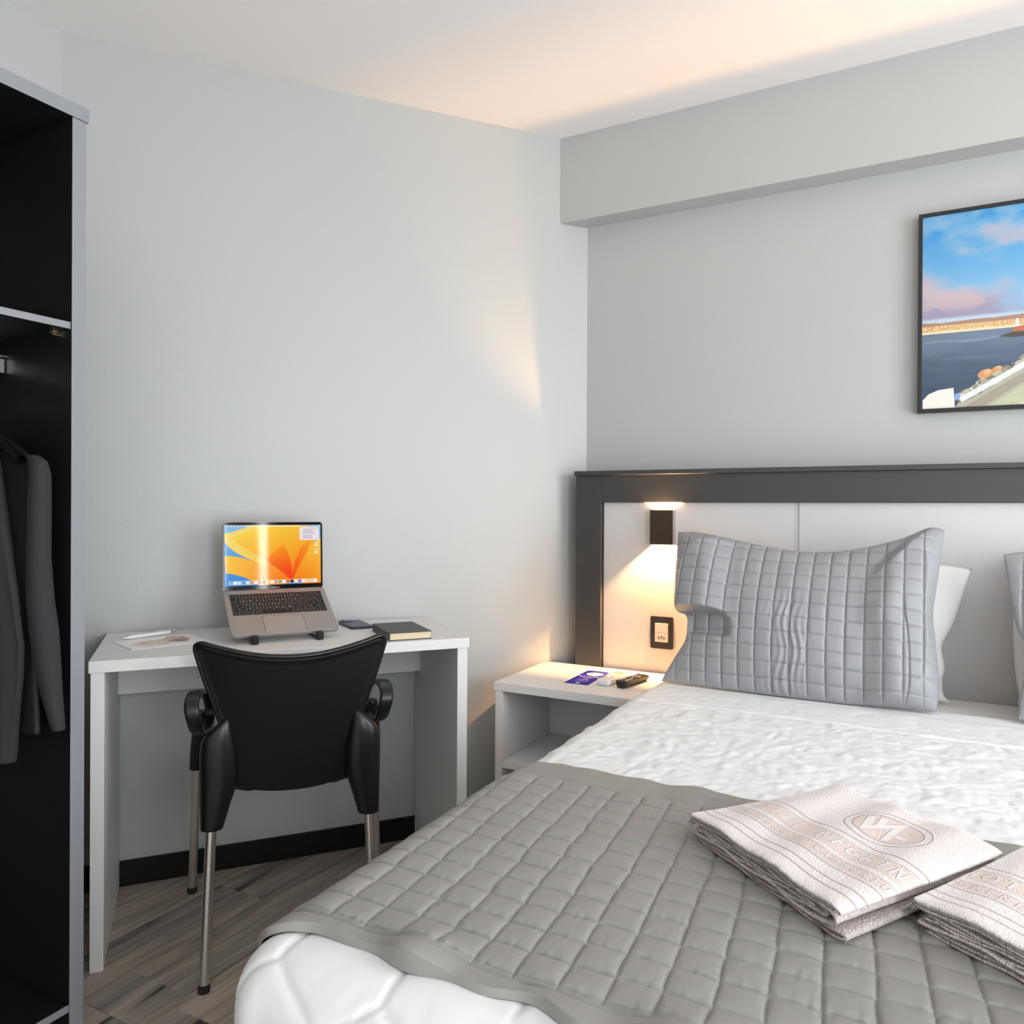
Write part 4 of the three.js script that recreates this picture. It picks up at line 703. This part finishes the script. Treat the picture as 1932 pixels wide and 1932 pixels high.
// ------------------------------------------------------------------ folded towels
{
  const towelPrint = (bump) => canvas(1024, 1024, (c, w, h) => {
    const hi = bump ? '#ffffff' : '#e8e0dd', lo = bump ? '#303030' : '#d8c3ba', mid = bump ? '#8c8c8c' : '#dfcfc8';      // raised pile, and the flat pinkish weave between
    fl(0, 0, w, h, hi, c);
    const Y = (t) => h * (1 - t), line = (t, wd, col) => { c.strokeStyle = col; c.lineWidth = wd; c.beginPath(); for (let x = 0; x <= w; x += 16) { const y = Y(t) + 5 * Math.sin(x / 130 + t * 9); x ? c.lineTo(x, y) : c.moveTo(x, y); } c.stroke(); };
    line(0.085, 7, lo); line(0.14, 7, lo); line(0.225, 6, lo); line(0.505, 7, lo);
    line(0.40, 128, mid); line(0.275, 66, mid);
    c.fillStyle = lo; c.textBaseline = 'middle'; c.textAlign = 'center';
    const text = (s, t, size, x0, x1, up) => { c.font = 'bold ' + size + 'px sans-serif'; [...s].forEach((ch, i) => { const x = mix(x0, x1, i / (s.length - 1)); c.fillStyle = hi; c.fillText(ch, x, Y(t)); }); };
    text('HOTEL NEGRINI', 0.405, 112, -10, w + 15); text('BALNEARIO CAMBORIU', 0.275, 54, 30, w - 30);
    c.lineWidth = 8; c.strokeStyle = lo; c.fillStyle = mid;
    c.beginPath(); c.ellipse(w * 0.58, Y(0.72), 225, 175, 0, 0, 7); c.fill(); c.stroke();
    c.strokeStyle = hi; c.lineWidth = 34; c.beginPath(); c.ellipse(w * 0.58, Y(0.72), 206, 156, 0, 0, 7); c.stroke();
    c.strokeStyle = lo; c.lineWidth = 6; c.beginPath(); c.ellipse(w * 0.58, Y(0.72), 186, 138, 0, 0, 7); c.stroke();
    const bar = (pts) => { c.strokeStyle = hi; c.lineWidth = 40; c.lineJoin = 'miter'; c.beginPath(); pts.forEach(([x, y], i) => (i ? c.lineTo(w * 0.58 + x, Y(0.72) + y) : c.moveTo(w * 0.58 + x, Y(0.72) + y))); c.stroke(); };
    if (bump) { const im = c.getImageData(0, 0, w, h); for (let y = 0; y < h; y++) for (let x = 0; x < w; x++) { const n = 15 * noise(x / 5, y / 4) + 8 * (hash(x, y) - 0.5); for (let k = 0; k < 3; k++) im.data[(y * w + x) * 4 + k] = im.data[(y * w + x) * 4 + k] * 0.78 + 25 + n; } c.putImageData(im, 0, 0); }
    bar([[-150, -60], [-70, 80], [0, -95], [75, 105]]); bar([[-95, -95], [-45, 5]]); bar([[65, 20], [140, 20]]);
  });
  const bumpTex = towelPrint(true); bumpTex.colorSpace = THREE.NoColorSpace;
  const topMat = phys({ map: towelPrint(false), bumpMap: bumpTex, bumpScale: 0.006, roughness: 0.95 });
  const terry = phys({ color: rgb(0.70, 0.62, 0.59), roughness: 1, bumpMap: rep(terryTex, 2), bumpScale: 0.0025 }), inner = terry, pink = terry;
  let Q = [];         // corners of the top: front left, front right, back right, back left
  const xz = (s, t) => { const a = 1 - s, b = 1 - t; return [a * b * Q[0][0] + s * b * Q[1][0] + s * t * Q[2][0] + a * t * Q[3][0], a * b * Q[0][1] + s * b * Q[1][1] + s * t * Q[2][1] + a * t * Q[3][1]]; };
  let ctr = [0, 0];
  const at = (s, t, y) => { const [x, z] = xz(s, t); return V(x - ctr[0], y, z - ctr[1]); };
  const wob = (s, t, k) => 0.0022 * Math.sin(s * 17 + k * 2.1 + t * 3) + 0.0018 * fbm(s * 7 + k * 5, t * 6, 2);
  // a folded band of cloth: path of (s, y), thickness, depth along t
  const band = (path, th, t0, t1, k, n = 150, m = 26) => {
    const c = new THREE.CatmullRomCurve3(path.map(([s, y]) => V(s * 0.3, y, 0)), false, 'centripetal'), pts = c.getSpacedPoints(n);
    const prof = [], nr = pts.map((p, i) => { const a = pts[Math.max(0, i - 1)], b = pts[Math.min(n, i + 1)], l = Math.hypot(b.x - a.x, b.y - a.y); return [-(b.y - a.y) / l, (b.x - a.x) / l]; });
    pts.forEach((p, i) => prof.push([p.x + nr[i][0] * th / 2, p.y + nr[i][1] * th / 2])); prof.push([pts[n].x + nr[n][1] * th / 2, pts[n].y - nr[n][0] * th / 2]);
    for (let i = n; i >= 0; i--) prof.push([pts[i].x - nr[i][0] * th / 2, pts[i].y - nr[i][1] * th / 2]); prof.push([pts[0].x - nr[0][1] * th / 2, pts[0].y + nr[0][0] * th / 2]);
    const N = prof.length, pos = [], uv = [], idx = [];
    for (let j = 0; j <= m; j++) { const v = j / m, t = mix(t0, t1, v) ; for (let i = 0; i < N; i++) { const [x, y] = prof[i], e = j === 0 ? 0.003 * noise(i * 0.35, k * 9) : 0; const p = at(x / 0.3, t + e, Math.max(0.001, y * 0.88 + wob(x / 0.3, t, k))); pos.push(p.x, p.y, p.z); uv.push(x / 0.3, (t - t0) / (t1 - t0)); } }
    for (let j = 0; j < m; j++) for (let i = 0; i < N; i++) { const a = j * N + i, b = j * N + (i + 1) % N; idx.push(a, b, a + N, b, b + N, a + N); }
    for (const [j, fl2] of [[0, 1], [m, 0]]) for (let i = 0; i < n; i++) { const a = j * N + i, b = a + 1, d = j * N + (N - 2 - i), e = d - 1; fl2 ? idx.push(a, d, b, b, d, e) : idx.push(a, b, d, b, e, d); }
    const g = new THREE.BufferGeometry(); g.setAttribute('position', new THREE.Float32BufferAttribute(pos, 3)); g.setAttribute('uv', new THREE.Float32BufferAttribute(uv, 2)); g.setIndex(idx); g.computeVertexNormals(); return g;
  };
  const build = (label, corners) => {
    Q = corners; ctr = xz(0.5, 0.5);
    const t = thing('folded_towel', label, 'towel', [ctr[0], YT + 0.0195, ctr[1]]);
    P('lower_layer', band([[0.03, 0.0035], [0.5, 0.003], [0.9, 0.003], [0.995, 0.0055], [1.005, 0.0095], [0.97, 0.0115], [0.6, 0.010], [0.05, 0.010]], 0.0045, 0.0, 0.97, 1), terry, t);
    P('outer_fold', band([[0.0, 0.0165], [0.4, 0.0158], [0.86, 0.0155], [0.945, 0.0185], [0.965, 0.026], [0.93, 0.0345], [0.80, 0.0385], [0.4, 0.0375], [-0.02, 0.0365]], 0.0045, -0.012, 0.99, 2), terry, t);
    P('inner_layers', [band([[0.02, 0.0205], [0.5, 0.0198], [0.84, 0.0198], [0.905, 0.0228], [0.905, 0.0285], [0.85, 0.0325], [0.5, 0.0328], [0.02, 0.0318]], 0.0036, -0.006, 0.98, 3), band([[0.06, 0.0245], [0.5, 0.0238], [0.8, 0.024], [0.835, 0.0262], [0.8, 0.0285], [0.5, 0.0285], [0.04, 0.0278]], 0.0034, -0.006, 0.97, 4)], inner, t);
    P('under_layer', band([[-0.005, 0.0415], [0.4, 0.0420], [0.8, 0.0432], [0.955, 0.0402]], 0.003, -0.016, 0.985, 5), pink, t);
    const tp = P('top_layer', band([[-0.012, 0.0452], [0.25, 0.0462], [0.55, 0.0470], [0.85, 0.0472], [0.965, 0.0445], [0.992, 0.041]], 0.0052, -0.02, 1.0, 5), topMat, t, 'white woven top with raised lettering and an oval emblem');
    P('care_label', grid(6, 6, (u, v) => at(-0.03 - 0.05 * u, 0.0 + 0.06 * v, 0.030 - 0.016 * u + 0.002 * Math.sin(v * 6))), M.linen, t);
    return t;
  };
  build('folded white towel with embossed oval emblem and lettering lying on the grey runner', [[0.806, 1.502], [1.030, 1.701], [1.206, 1.425], [0.992, 1.277]]);
  build('folded white towel at the lower right, partly out of the picture', [[1.106, 1.624], [1.355, 1.789], [1.506, 1.527], [1.258, 1.364]]);
}

renderer.render(scene, camera);
